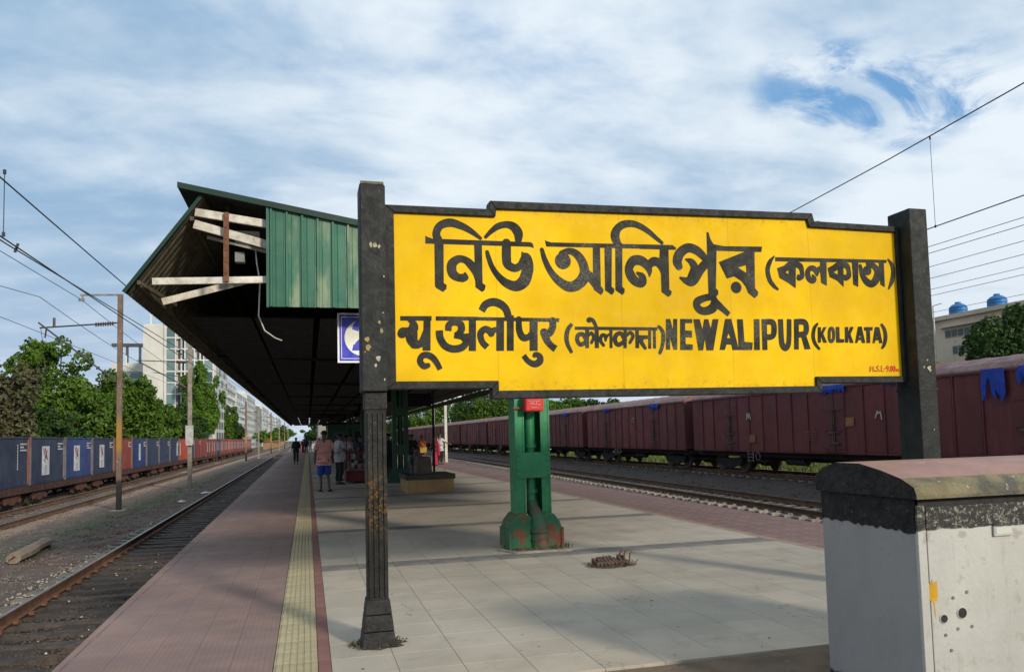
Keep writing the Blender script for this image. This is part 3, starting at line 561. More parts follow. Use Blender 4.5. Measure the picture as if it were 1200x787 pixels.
# paint knocked off the posts, small bare spots
m_bare = mat('bare_cement_chip', (.48,.46,.40), (.33,.24,.10), 30, .9)
m_bareo = mat('ochre_chip', (.42,.27,.07), (.30,.24,.16), 30, .9)
def chip(parent, x, z, y, r, m_):
    q = MB(); N = 9; pts = [(sx(x)+r*random.uniform(.4,1.2)*math.cos(a), y, z+r*random.uniform(.5,1.5)*math.sin(a)) for a in [2*math.pi*i/N for i in range(N)]]
    q.add(pts, [tuple(range(N))]); o = ob('paint_chip', q.mesh('paint_chip', m_), parent)
for x, z, r, m_ in ((.475,3.02,.017,m_bare),(.505,3.025,.020,m_bare),(.535,3.01,.015,m_bare),(.57,2.78,.007,m_bare),(.53,2.43,.014,m_bareo),(.545,2.36,.018,m_bareo),(.44,2.30,.020,m_bareo),(.445,2.24,.026,m_bareo),(.52,2.15,.022,m_bare),(.50,2.10,.012,m_bare),(.56,2.5,.006,m_bare),(.42,2.2,.006,m_bareo),(.565,1.99,.008,m_bare)):
    chip(pl, x, z, -.1432, r, m_)
for x, z, r, m_ in ((5.49,2.08,.015,m_bareo),(5.55,2.06,.026,m_bare),(5.53,2.14,.012,m_bareo),(5.50,2.34,.010,m_frame),(5.56,1.5,.007,m_bare)):
    chip(sign, x, z, -.1632, r, m_)
# weeds and grit round the foot of the left post
m_weed = mat('weed_leaf', (.055,.085,.02), (.10,.09,.035), 20, .8, vary=.2)
m_moss = mat('dark_grit', (.055,.048,.03), (.11,.09,.06), 14, .95, .8, 50)
def weeds(name, cx, cy, rx, ry, n_, label, h=.05, m1=m_weed, z=0.):
    q = MB(); N = 20
    ring = [(cx+rx*math.cos(a)*random.uniform(.75,1.15), cy+ry*math.sin(a)*random.uniform(.75,1.15), z+.001) for a in [2*math.pi*i/N for i in range(N)]]
    o_ = len(q.v); q.v += ring+[(cx+(x-cx)*.6, cy+(y-cy)*.6, z+.014) for x, y, _ in ring]+[(cx,cy,z+.018)]
    for i in range(N): q.f += [(o_+i, o_+(i+1)%N, o_+N+(i+1)%N, o_+N+i), (o_+N+i, o_+N+(i+1)%N, o_+2*N)]; q.mi += [1,1]
    for i in range(n_):
        a = random.uniform(0, 6.28); r = random.uniform(.3, 1.1)**.5
        x, y = cx+rx*r*math.cos(a), cy+ry*r*math.sin(a); hh = h*random.uniform(.3,1.2); b = random.uniform(0,6.28); w_ = random.uniform(.004,.010)
        dx, dy = math.cos(b), math.sin(b); l = hh*random.uniform(.3,.9)
        q.add([(x-dy*w_,y+dx*w_,z+.005),(x+dy*w_,y-dx*w_,z+.005),(x+dx*l+dy*w_*.5,y+dy*l-dx*w_*.5,z+hh),(x+dx*l*1.3,y+dy*l*1.3,z+hh*.9)], [(0,1,2,3)], 0)
    o = q.obj(name, [m1, m_moss]); return tag(o, label, 'weeds', kind='stuff')
weeds('weed_tuft', .50, 5.99, .21, .17, 170, 'ring of weeds and grit round the foot of the left board post', .03)

# ================================================================ GREEN STEEL COLUMN
gc = thing('steel_column', 'green riveted twin-channel steel column with a rainwater pipe between its halves', 'column', (3.0, 10.4, 0))
def chan(x0, x1, z0, z1, d=.17):
    q = MB(); w_ = x1-x0; q.box(x0, x1, -d, -d+.012, z0, z1); q.box(x0, x1, d-.012, d, z0, z1)
    xm = x0 if x0 < 0 else x1-.012; q.box(xm, xm+.012, -d+.012, d-.012, z0, z1)
    # raised flange edges
    q.box(x0-.004, x0+.016, -d-.008, -d, z0, z1); q.box(x1-.016, x1+.004, -d-.008, -d, z0, z1); return q
chan(-.245, -.12, .30, 4.0).obj('channel', m_green, gc); chan(.12, .245, .30, 4.0).obj('channel', m_green, gc)
q = MB(); q.box(-.238, .238, -.19, -.1795, .95, 1.30)
for z0 in (2.75, ): q.box(-.238, .238, -.19, -.1795, z0, z0+.3)
bp_ = q.obj('batten_plate', m_green, gc, bevel=.003)
rv = MB()
for x in (-.222, -.195, .195, .222):
    for z in (.985, 1.06, 1.19, 1.265): rv.tube([(x, -.190, z), (x, -.199, z), (x, -.203, z)], [.012, .011, .004], 8)
rv.obj('rivet', m_green, bp_, smooth=True)
q = MB(); q.tube([(.0,-.02,.45),(.0,-.02,4.0)], .080, 18); q.cyl((.0,-.02,.74), .104, .05, 18); q.cyl((.0,-.02,1.36), .102, .05, 18); q.cyl((.0,-.02,.50), .10, .05, 18)
pipe = q.obj('downpipe', m_green, gc, smooth=True)
q = MB(); q.tube([(.0,-.02,.62),(.02,-.05,.52),(.04,-.14,.42),(.05,-.22,.30),(.05,-.24,.10),(.05,-.24,0.0)], [.088,.094,.105,.115,.118,.118], 18); q.cyl((.05,-.24,.22), .135, .045, 18); q.cyl((.05,-.24,.12), .13, .03, 18)
q.obj('pipe_elbow', mat('pipe_elbow_paint', (.016,.12,.055), (.10,.05,.03), 7, .6, .4, 40, spots=(.20,.07,.04), sscale=8, samt=.6), gc, smooth=True)
q = MB(); q.tube([(-.10,-.12,.0),(-.10,-.12,.5),(-.09,-.10,.9),(-.08,-.10,1.0)], .008, 6); q.obj('cable', m_white, gc)
q = MB()                                            # two halves of a haunched steel shoe
for s_ in (-1, 1):
    poly = [(.06*s_,0),(.36*s_,0),(.37*s_,.27),(.345*s_,.35),(.26*s_,.46),(.16*s_,.48),(.06*s_,.42)]
    if s_ < 0: poly = poly[::-1]
    q = MB(); q.prism(poly, 'y', -.25, .27)
    sh = q.obj('column_shoe', m_greenbase, gc, bevel=.02)
    q2 = MB(); q2.prism([(.374*s_,.0),(.385*s_,.0),(.385*s_,.27),(.374*s_,.27)], 'y', -.26, .26)
    for yy in (-.31, -.02, .28): q2.box(min(.355*s_,.389*s_), max(.355*s_,.389*s_), yy*.85, yy*.85+.03, 0, .265)
    q2.obj('shoe_rib', m_greenbase, sh)
q = MB(); q.box(-.135,.125,-.345,-.200,1.86,2.09)
rb = q.obj('red_plate', mat('red_sign_paint', (.62,.022,.02), (.50,.02,.018), 8, .5, spec=.4), gc, bevel=.02)
q = MB(); mw = mat('faded_pink_lettering', (.80,.45,.42), (.7,.3,.3), 9, .6); q.box(-.12,.11,-.348,-.346,2.062,2.082)
for i, (x, z, w_, h_) in enumerate(((-.06,1.955,.008,.03),(-.04,1.965,.03,.008),(-.02,1.95,.008,.035),(.0,1.95,.03,.008),(.02,1.965,.008,.03),(.045,1.95,.03,.008),(-.05,1.91,.10,.006),(-.09,2.0,.16,.004))):
    q.box(x, x+w_, -.348, -.346, z, z+h_)
q.obj('worn_lettering', mw, rb)
q = MB(); q.box(-.27,-.13,-.21,-.195,1.90,1.93); q.obj('bracket', m_rust, gc)
weeds('weed_tuft', 3.0, 10.22, .46, .36, 230, 'weeds and leaf litter round the shoe of the green column')
q = MB()
for a, b in (((2.62,9.80),(3.36,9.78)),((3.36,9.78),(3.50,10.15)),((2.62,9.80),(2.46,10.15))): q.bar((a[0],a[1],.012),(b[0],b[1],.012),.05,.03)
tag(q.obj('kerb_strip', m_conc), 'thin cement kerb strip framing the pit of the green column', 'kerb')
# broken stump in the paving
st = thing('broken_stump', 'rusty stump of a sawn-off column with bolts, set in a crumbled patch of the paving', 'stump', (3.42, 8.50, 0))
q = MB()
for i in range(9):
    x = -.20+i*.045; q.bar((x, -.10+random.uniform(-.02,.02), .01), (x+random.uniform(-.02,.02), .10, random.uniform(.05,.085)), .03, .05)
q.box(-.21,.20,-.07,.09,.0,.055)
q.obj('stump_block', mat('rusty_stump', (.13,.085,.06), (.06,.035,.025), 14, .9, .9, 40, spots=(.26,.21,.16), sscale=20, samt=.6), st)
q = MB()
for x, y in ((.16,.02),(.2,-.05),(.12,.06)): q.tube([(x,y,.03),(x+.01,y,.13),(x+.04,y+.01,.15)], .012, 6)
q.obj('bolt', m_rust, st)
weeds('crumbled_patch', 3.42, 8.50, .30, .19, 130, 'crumbled cement and dry weeds round the broken stump', .04, m_moss)

# ================================================================ PLATFORM CANOPY
m_clad = mat('green_cladding', (.016,.105,.062), (.022,.13,.075), 1.6, .38, .03, 20, spec=.5)
m_cladp = mat('green_cladding_bleached', (.020,.115,.067), (.17,.23,.14), 2.1, .42, .03, 20, spec=.5, thr=(.44,.62), stretch=(1.2,1,.35))
m_cladin = mat('cladding_inside', (.105,.085,.055), (.055,.052,.03), 3, .75, .1, 20, stretch=(6,1,1))
m_trim = mat('roof_edge_green', (.005,.026,.019), (.007,.033,.023), 3, .5, spec=.3)
canopy = thing('platform_canopy', 'long dark station canopy with green corrugated cladding on its near end', 'canopy', (0, 0, 0))
Y0, Y1 = 10.35, 107.0; CXR = 3.10
TIPL, TOPL = (-2.16, 3.41), (-1.27, 4.69); TIPR, TOPR = (8.42, 3.95), (7.6, 4.62)
ROOFL, ROOFR, MID = (-1.57, 4.77), (7.8, 4.72), (3.10, 3.98)
def corr_strip(a, b, y0, y1, pitch, amp, nrm):
    """corrugated sheet, ribs running from a to b, repeating along y"""
    q = MB(); n_ = int((y1-y0)/pitch); vs = []
    for i in range(n_+1):
        for dy, h in ((0,0),(.62,0),(.70,1),(.92,1)):
            y = y0+(i+dy)*pitch
            if y > y1: break
            for p in (a, b): vs.append((p[0]+nrm[0]*amp*h, y, p[1]+nrm[1]*amp*h))
    m_ = len(vs)//2; q.add(vs, [(2*i,2*i+1,2*i+3,2*i+2) for i in range(m_-1)]); return q
def nrm(a, b):
    d = Vector((b[0]-a[0], b[1]-a[1])).normalized(); return (-d.y, d.x)
nl = nrm(TIPL, TOPL)
o = corr_strip(TIPL, TOPL, Y0, Y1, .2, .028, nl).obj('side_cladding', m_cladin, canopy)
o = corr_strip((TIPL[0]+nl[0]*.03, TIPL[1]+nl[1]*.03), (TOPL[0]+nl[0]*.03, TOPL[1]+nl[1]*.03), Y0-.02, Y1, .2, .028, nl).obj('outer_cladding', m_clad, canopy)
q = MB(); a, b = Vector((TIPL[0], 0, TIPL[1])), Vector((TOPL[0], 0, TOPL[1])); 
q.bar((a.x+nl[0]*.03-.01, Y0-.03, a.z+nl[1]*.03), (b.x+nl[0]*.03+.01, Y0-.03, b.z+nl[1]*.03), .02, .045, upv=(nl[0],0,nl[1])); q.obj('edge_trim', m_trim, canopy)
nr = nrm(TOPR, TIPR)
corr_strip(TIPR, TOPR, Y0, Y1, .2, .028, nr).obj('side_cladding', m_cladin, canopy)
# roof sheets: a shallow V, sloping down to the central gutter
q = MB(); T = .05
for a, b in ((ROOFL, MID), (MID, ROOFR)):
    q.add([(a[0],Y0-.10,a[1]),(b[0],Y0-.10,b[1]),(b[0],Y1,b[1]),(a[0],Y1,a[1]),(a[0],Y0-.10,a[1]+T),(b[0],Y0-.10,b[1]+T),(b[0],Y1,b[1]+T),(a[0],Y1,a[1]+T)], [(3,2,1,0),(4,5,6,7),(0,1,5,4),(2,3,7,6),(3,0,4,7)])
q.obj('roof_sheet', mat('roof_shade_black', (.008,.0075,.007), (.013,.012,.010), 3, .8, stretch=(1,6,1)), canopy)  # sheet coloured near-black to hold the shade beneath the roof
q = MB()                                             # thin dark green verge along the near end
for a, b in ((ROOFL, MID), (MID, ROOFR)):
    q.add([(a[0],Y0-.12,a[1]-.01),(b[0],Y0-.12,b[1]-.03),(b[0],Y0-.12,b[1]+T+.012),(a[0],Y0-.12,a[1]+T+.012),(a[0],Y0-.105,a[1]-.01),(b[0],Y0-.105,b[1]-.03),(b[0],Y0-.105,b[1]+T+.012),(a[0],Y0-.105,a[1]+T+.012)], [(0,1,2,3),(7,6,5,4),(0,4,5,1),(3,2,6,7),(1,5,6,2),(3,7,4,0)])
q.obj('roof_verge', m_trim, canopy)
roofz = lambda x: (ROOFL[1]+(MID[1]-ROOFL[1])*(x-ROOFL[0])/(MID[0]-ROOFL[0])) if x < MID[0] else (MID[1]+(ROOFR[1]-MID[1])*(x-MID[0])/(ROOFR[0]-MID[0]))
# near-end cladding: separate sheets, each with a raised seam
x = -.48; i = 0; PW = .1955
while x < 7.7:
    q = MB(); zb = 3.275; g_ = .004; x1 = x+PW
    pr = [(x+.0,0),(x+.020,-.0),(x+.026,-.030),(x+.046,-.030),(x+.052,0),(x+.09,0),(x+.094,-.006),(x+.10,0),(x1-g_,0)]
    vs = [(u, Y0-.06+w_, zb) for u, w_ in pr]+[(u, Y0-.06+w_, roofz(u)-.0) for u, w_ in pr]; n_ = len(pr)
    q.add(vs, [(j, j+1, n_+j+1, n_+j) for j in range(n_-1)])
    o = q.obj('cladding_sheet', m_cladp if i in (1, 3, 5, 8, 13, 17) else m_clad, canopy)
    if i in (1, 3, 5, 8, 13, 17): o['label'] = 'green sheet with a bleached pale patch'
    sm_ = o.modifiers.new('thickness', 'SOLIDIFY'); sm_.thickness = .004
    x = x1; i += 1
q = MB(); q.bar((-.49,Y0-.065,3.265),(-.49,Y0-.065,4.62),.028,.05); q.obj('edge_trim', m_clad, canopy)
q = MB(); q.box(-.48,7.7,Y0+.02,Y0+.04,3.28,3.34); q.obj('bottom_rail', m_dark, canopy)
# exposed end framing, white paint with rust
for a, b, w_, h_, m_, nm in (((-1.88,Y0+.05,3.585),(-.30,Y0+.05,3.655),.05,.085,m_white,'bottom_tie'),((-1.38,Y0+.06,4.50),(-.30,Y0+.06,4.36),.05,.10,m_white,'top_rafter'),((-1.40,Y0+.12,4.36),(-.30,Y0+.12,4.07),.05,.11,m_white,'lower_rafter'),((-1.28,Y0+.45,4.28),(-.30,Y0+.45,4.06),.04,.035,m_white,'conduit')):
    q = MB(); q.bar(a, b, w_, h_); q.obj(nm, m_, canopy)
q = MB(); q.bar((-1.00,Y0-.0,3.60),(-1.00,Y0-.0,4.50),.065,.03)
for z in (3.7,3.85,4.0,4.15,4.3): q.box(-1.012,-.988,Y0-.028,Y0-.024,z,z+.02)
q.obj('hanger', m_rust, canopy)
q = MB(); q.bar((-1.88,Y0+.7,3.44),(-.75,Y0+1.1,3.86),.05,.09); q.obj('brace', m_white, canopy)
q = MB(); q.bar((-2.03,Y0,3.56),(-1.82,Y0+1.4,3.52),.04,.05); q.bar((-2.03,Y0+.06,3.54),(-2.03,Y1,3.54),.05,.05); q.bar((-1.42,Y0+.06,4.42),(-1.42,Y1,4.42),.05,.05); q.obj('side_purlin', m_cladin, canopy)
q = MB(); q.box(-.93,-.62,Y0+.5,Y0+.56,4.22,4.40); q.obj('junction_box', m_white, canopy)
q = MB(); q.box(-.92,-.80,Y0+.3,Y0+.42,3.93,4.06); q.obj('lamp_box', mat('grey_box', (.25,.25,.25), (.18,.18,.18), 6, .6), canopy)
q = MB(); q.tube([(-.66,Y0+.3,4.10),(-.64,Y0+.25,3.9),(-.60,Y0+.22,3.65),(-.61,Y0+.22,3.4),(-.62,Y0+.25,3.2),(-.55,Y0+.35,3.02),(-.42,Y0+.5,2.94),(-.34,Y0+.6,2.92)], .009, 7)
q.obj('dangling_cable', mat('white_cable', (.62,.62,.60), (.5,.5,.48), 5, .5), canopy)
# trusses, purlins and gutter inside
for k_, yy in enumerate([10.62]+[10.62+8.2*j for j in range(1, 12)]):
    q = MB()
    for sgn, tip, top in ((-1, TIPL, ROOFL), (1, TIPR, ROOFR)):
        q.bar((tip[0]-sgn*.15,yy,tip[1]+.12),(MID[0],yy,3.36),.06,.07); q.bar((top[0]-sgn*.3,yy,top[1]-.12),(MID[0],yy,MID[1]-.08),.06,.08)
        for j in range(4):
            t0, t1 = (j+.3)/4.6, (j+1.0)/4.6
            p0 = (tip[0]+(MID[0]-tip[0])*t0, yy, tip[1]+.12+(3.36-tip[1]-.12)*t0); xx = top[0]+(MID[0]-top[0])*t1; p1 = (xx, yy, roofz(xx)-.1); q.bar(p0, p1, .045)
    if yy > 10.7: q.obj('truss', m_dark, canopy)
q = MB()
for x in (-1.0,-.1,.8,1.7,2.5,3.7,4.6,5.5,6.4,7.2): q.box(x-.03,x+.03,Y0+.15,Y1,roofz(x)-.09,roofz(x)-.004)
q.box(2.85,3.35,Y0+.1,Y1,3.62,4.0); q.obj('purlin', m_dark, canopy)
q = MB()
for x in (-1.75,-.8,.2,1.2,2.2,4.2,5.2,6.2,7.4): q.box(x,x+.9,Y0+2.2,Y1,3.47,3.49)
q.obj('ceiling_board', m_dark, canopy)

# columns further along, canopy shade put into a darker green
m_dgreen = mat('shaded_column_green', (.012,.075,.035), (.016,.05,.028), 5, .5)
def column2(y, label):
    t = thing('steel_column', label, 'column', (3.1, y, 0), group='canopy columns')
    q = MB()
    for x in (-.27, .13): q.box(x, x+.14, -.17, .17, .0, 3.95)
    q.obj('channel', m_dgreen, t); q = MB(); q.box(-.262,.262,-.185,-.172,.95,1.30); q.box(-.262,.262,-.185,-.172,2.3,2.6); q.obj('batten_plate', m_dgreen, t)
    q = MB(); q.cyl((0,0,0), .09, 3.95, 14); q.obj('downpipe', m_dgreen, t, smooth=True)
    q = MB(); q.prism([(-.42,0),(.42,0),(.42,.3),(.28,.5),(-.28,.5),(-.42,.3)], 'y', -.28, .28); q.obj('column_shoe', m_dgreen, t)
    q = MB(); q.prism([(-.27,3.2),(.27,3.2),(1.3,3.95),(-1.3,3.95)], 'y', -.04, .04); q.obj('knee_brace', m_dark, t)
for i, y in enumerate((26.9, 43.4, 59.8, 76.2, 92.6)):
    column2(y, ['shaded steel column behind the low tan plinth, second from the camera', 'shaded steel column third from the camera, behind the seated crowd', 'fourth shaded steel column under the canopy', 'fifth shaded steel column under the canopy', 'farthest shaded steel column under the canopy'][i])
# plinth with a taller block on it
m_tan = mat('tan_plinth', (.40,.255,.11), (.30,.185,.085), 3, .85, .3, 30)
m_pltop = mat('dark_plinth_top', (.065,.052,.042), (.04,.034,.028), 4, .7)
t = thing('seat_plinth', 'low tan masonry plinth with a dark top slab standing on the platform', 'plinth', (3.31, 22.3, 0))
q = MB(); q.box(-.66,.66,-.8,.8,0,.36); q.obj('plinth_base', m_tan, t, bevel=.01)
q = MB(); q.box(-.70,.70,-.84,.84,.362,.50); q.obj('top_slab', m_pltop, t, bevel=.01)
q = MB(); q.prism([(-.36,.502),(.10,.502),(.06,.98),(-.30,.98)], 'y', -.5, .3); q.obj('block', mat('brown_block', (.125,.095,.075), (.09,.07,.055), 4, .8), t, bevel=.01)
# platform number plate hanging from the canopy
m_blue = mat('enamel_blue', (.035,.040,.42), (.04,.05,.48), 4, .35, spec=.5)
m_enw = mat('enamel_white', (.78,.79,.80), (.70,.71,.72), 5, .35, spec=.5)
m_enc = mat('enamel_cream', (.60,.62,.50), (.70,.72,.66), 3, .4, spec=.5)
ns = thing('platform_number_sign', 'blue square enamel sign, white disc and numeral 2, half hidden by the left post', 'sign', (.745, 10.75, 2.935))
q = MB(); q.box(-.345,.345,-.02,.02,-.345,.345); plate = q.obj('sign_plate', m_enw, ns, bevel=.003)
q = MB(); q.box(-.318,.318,-.024,-.021,-.318,.318); q.obj('blue_field', m_blue, plate)
q = MB()
for a, b, c, d in ((-.295,.295,.283,.291),(-.295,.295,-.291,-.283),(-.295,-.287,-.283,.283),(.287,.295,-.283,.283)): q.box(a,b,-.027,-.025,c,d)
q.obj('border_line', m_enw, plate)
q = MB(); N = 48; q.add([(.25*math.cos(2*math.pi*i/N), -.026, .25*math.sin(2*math.pi*i/N)) for i in range(N)], [tuple(range(N))]); ob('white_disc', q.mesh('white_disc', m_enc), plate)
two = catmull([(-.105,.105,.09),(-.075,.18,.095),(0,.21,.10),(.085,.17,.11),(.095,.08,.11),(.03,-.01,.105),(-.055,-.09,.10),(-.10,-.15,.07)], 6)
q = MB(); lt, rg = [], []
for i, p in enumerate(two):
    d = (two[min(i+1,len(two)-1)]-two[max(i-1,0)])[:2]; d /= np.linalg.norm(d); nn = np.array([-d[1], d[0]])*p[2]/2; lt.append(p[:2]+nn); rg.append(p[:2]-nn)
q.add([(a, -.029, b) for a, b in lt]+[(a, -.029, b) for a, b in rg], [(i,i+1,len(two)+i+1,len(two)+i) for i in range(len(two)-1)])
q.add([(-.15,-.0292,-.175),(.15,-.0292,-.175),(.15,-.0292,-.09),(-.13,-.0292,-.09)], [(0,1,2,3)]); ob('numeral', q.mesh('numeral', m_blue), plate)
q = MB(); q.tube([(-.25,0,.345),(-.25,0,.60)], .008, 6); q.tube([(.25,0,.345),(.25,0,.60)], .008, 6); q.obj('hanger_rod', m_dark, ns)

# ================================================================ CABINET IN THE RIGHT FOREGROUND
def cabpaint(k, t, v, c):
    sp = k.n('ShaderNodeSeparateXYZ'); link(t, v, sp.inputs[0])
    zz = k.math('ADD', sp.outputs[2], k.math('MULTIPLY', k.math('SUBTRACT', k.noise(v, 4, 6, .6), .5), .05))
    top = k.ramp(zz, .995, 1.003, 0, 1)
    flake = k.math('MULTIPLY', k.ramp(k.noise(v, 42, 10, .85), .52, .60), .9)
    blk = k.mix(flake, (.016,.016,.015), (.36,.35,.29))
    c = k.mix(top, c, blk)
    bot = k.ramp(k.math('ADD', sp.outputs[2], k.math('MULTIPLY', k.math('SUBTRACT', k.noise(v, 9, 6, .7), .5), .12)), .105, .09)
    side = k.ramp(k.math('ADD', sp.outputs[1], k.math('MULTIPLY', k.noise(v, 7, 5, .7), .3)), .62, .72)
    c = k.mix(k.math('MULTIPLY', bot, side), c, (.02,.02,.02))
    return k.mix(k.math('MULTIPLY', k.ramp(sp.outputs[2], .50, .30), k.ramp(k.noise(v, 3, 5, .6), .45, .6, 0, .35)), c, (.32,.32,.31))
def cabdirt(k, t, v, c):
    mpn = k.n('ShaderNodeMapping'); link(t, v, mpn.inputs[0]); mpn.inputs['Scale'].default_value = (7, 1, .9)
    c = k.mix(k.ramp(k.noise(mpn.outputs[0], 2.2, 7, .7), .54, .74, 0, .45), c, (.24,.215,.17))
    c = k.mix(k.ramp(k.noise(v, 26, 7, .8), .66, .70, 0, .6), c, (.16,.12,.085))
    sp = k.n('ShaderNodeSeparateXYZ'); link(t, v, sp.inputs[0])
    rs = k.math('MULTIPLY', k.ramp(sp.outputs[0], .16, .05), k.ramp(k.noise(mpn.outputs[0], 6, 7, .75), .58, .66, 0, .6)); c = k.mix(rs, c, (.25,.10,.05))
    return cabpaint(k, t, v, c)
def capblack(k, t, v, c):
    return k.mix(k.ramp(k.noise(v, 36, 9, .85), .57, .66, 0, .8), c, (.19,.18,.17))
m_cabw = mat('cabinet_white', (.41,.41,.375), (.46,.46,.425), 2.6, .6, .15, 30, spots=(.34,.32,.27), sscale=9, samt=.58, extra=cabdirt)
m_cabs = mat('cabinet_side_shaded', (.33,.32,.315), (.285,.28,.275), 2.2, .65, .12, 30, spots=(.23,.24,.29), sscale=6, samt=.60, extra=cabpaint)  # off-white darkened to grey: the left side's shade put into the colour
m_capend = mat('cap_black', (.008,.008,.009), (.022,.022,.024), 14, .85, 1.0, 22, extra=capblack)
m_captop = mat('cap_rusty_top', (.33,.18,.145), (.25,.15,.125), 2.5, .55, .15, 30, spots=(.33,.20,.16), sscale=5, samt=.6)
m_caplip = mat('cap_lichen_lip', (.20,.17,.09), (.07,.07,.058), 6, .85, .6, 40, spots=(.36,.35,.29), sscale=24, samt=.60)
m_lock = mat('lock_hole', (.012,.011,.010), (.02,.018,.016), 10, .7)
m_ypaint = mat('yellow_paint_splash', (.62,.34,.01), (.5,.28,.015), 12, .5)
cab = thing('equipment_cabinet', 'large off-white steel cabinet with a flaking black cap and rusty top, right foreground', 'cabinet', (3.05, 3.36, 0))
D_ = .755; Wc = 1.9
# slightly battered walls: narrower at the bottom of the left side
q = MB(); q.add([(-.0,.0,0),(-.0,D_,0),(-.0,D_,1.02),(-.0,0,1.02),(-.0,D_,1.2),(-.0,0,1.2),(Wc,0,0),(Wc,D_,0),(Wc,D_,1.2),(Wc,0,1.2)], [(1,0,3,2),(2,3,5,4),(6,7,8,9),(4,5,9,8),(1,7,8,4)])
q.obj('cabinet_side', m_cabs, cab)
q = MB(); q.box(-.004,.048,-.012,.01,.0,1.13); q.obj('corner_post', m_cabw, cab, bevel=.004)
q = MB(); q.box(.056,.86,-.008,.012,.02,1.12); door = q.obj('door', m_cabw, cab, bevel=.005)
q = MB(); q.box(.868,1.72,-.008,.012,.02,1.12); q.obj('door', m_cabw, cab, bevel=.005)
q = MB(); q.box(.049,1.8,.003,.02,.0,1.16); q.obj('door_gap', m_lock, cab)
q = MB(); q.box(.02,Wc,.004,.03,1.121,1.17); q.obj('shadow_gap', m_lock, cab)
# handle plate, lock holes, screws, splash
q = MB(); q.prism([(.475,.945),(.60,.945),(.60,1.002),(.588,1.012),(.487,1.012),(.475,1.002)], 'y', -.022, -.0085); hb = q.obj('handle_plate', m_cabw, door, bevel=.006)
q = MB(); q.prism([(.487,.958),(.588,.958),(.588,.992),(.487,.992)], 'y', -.0245, -.0225); q.obj('handle_recess', mat('cabinet_handle', (.50,.51,.46), (.46,.47,.42), 4, .5), hb)
for x, z, r in ((.128,.545,.020),(.245,.565,.026)):
    q = MB(); q.tube([(x,-.009,z),(x,-.013,z)], [r+.008,r+.004], 16); hr = q.obj('lock_ring', m_cabw, door); q = MB(); q.tube([(x,-.0135,z),(x,-.016,z)], r, 14); q.obj('lock_hole', m_lock, hr)
for x, z in ((.195,.645),(.285,.668),(.215,.485),(.305,.49),(.135,.46),(.165,.38)):
    q = MB(); q.tube([(x,-.009,z),(x,-.012,z)], .009, 8); q.obj('screw', mat('worn_screw', (.22,.20,.16), (.12,.11,.09), 9, .5), door)
q = MB(); z0 = .695
pts = [(.018,.0),(.022,.02),(.02,.055),(.045,.03),(.058,.06),(.075,.035),(.095,.05),(.10,.0),(.098,-.055),(.085,-.085),(.074,-.10),(.072,-.15),(.076,-.20),(.073,-.235),(.066,-.20),(.064,-.14),(.060,-.10),(.040,-.09),(.024,-.055)]
q.add([(.022+x*.80, -.0095, z0+z*(.62 if z < 0 else .9)) for x, z in pts], [tuple(range(len(pts)))]); o = ob('paint_splash', q.mesh('paint_splash', m_ypaint), door)
# cap
prof = [(-.045,1.165),(-.045,1.185),(-.030,1.225),(.06,1.268),(.20,1.305),(.37,1.338),(.58,1.338),(.69,1.305),(.76,1.262),(.768,1.20),(.768,1.165)]
q = MB(); n_ = len(prof); vs = [(x, y, z) for x in (-.028, Wc) for y, z in prof]
q.add(vs, [tuple(range(n_))[::-1], tuple(range(n_, 2*n_))], 0)
for i in range(n_-1): q.add([vs[i], vs[i+1], vs[n_+i+1], vs[n_+i]], [(0,1,2,3)], 2 if i <= 2 else 1)
q.add([vs[0], vs[n_-1], vs[2*n_-1], vs[n_]], [(0,1,2,3)], 0)
cap = q.obj('cap', [m_capend, m_captop, m_caplip], cab, bevel=.008)
q = MB(); N = 26                                       # flaked paint band with a ragged lower edge
ed = [(D_*i/N, .985+.015*i/N+random.uniform(-.012,.010)) for i in range(N+1)]
q.add([(-.004, y_, z_) for y_, z_ in ed]+[(-.004, y_, 1.166) for y_, z_ in ed], [(i, i+1, N+i+2, N+i+1) for i in range(N)]); q.obj('black_band', m_capend, cab)

# ================================================================ CONTAINER TRAIN (left)
m_cb = mat('container_blue', (.020,.030,.066), (.032,.043,.080), 1.1, .55, .05, 15, spots=(.09,.045,.03), sscale=4, samt=.66, vary=.16, coord='World')
m_cbb = mat('container_bright_blue', (.020,.038,.125), (.030,.048,.135), 1.1, .5, .05, 15, vary=.12)
m_cr = mat('container_red', (.135,.030,.026), (.165,.042,.034), 1.1, .55, .05, 15, vary=.14)
m_co = mat('container_orange_red', (.31,.047,.028), (.25,.042,.028), 1.1, .55, vary=.1)
m_cend = mat('container_post_orange', (.30,.10,.055), (.22,.085,.06), 3, .7, spots=(.08,.05,.05), sscale=12, samt=.6)
m_cgrey = mat('container_post_grey', (.22,.19,.18), (.12,.11,.12), 4, .7)
m_plw = mat('placard_white', (.62,.63,.66), (.50,.51,.55), 4, .6)
m_plr = mat('placard_red', (.55,.03,.03), (.45,.03,.03), 4, .6)
m_plk = mat('placard_black', (.02,.02,.03), None, 4, .6)
CL, CWD, CHT = 6.06, 2.44, 2.56
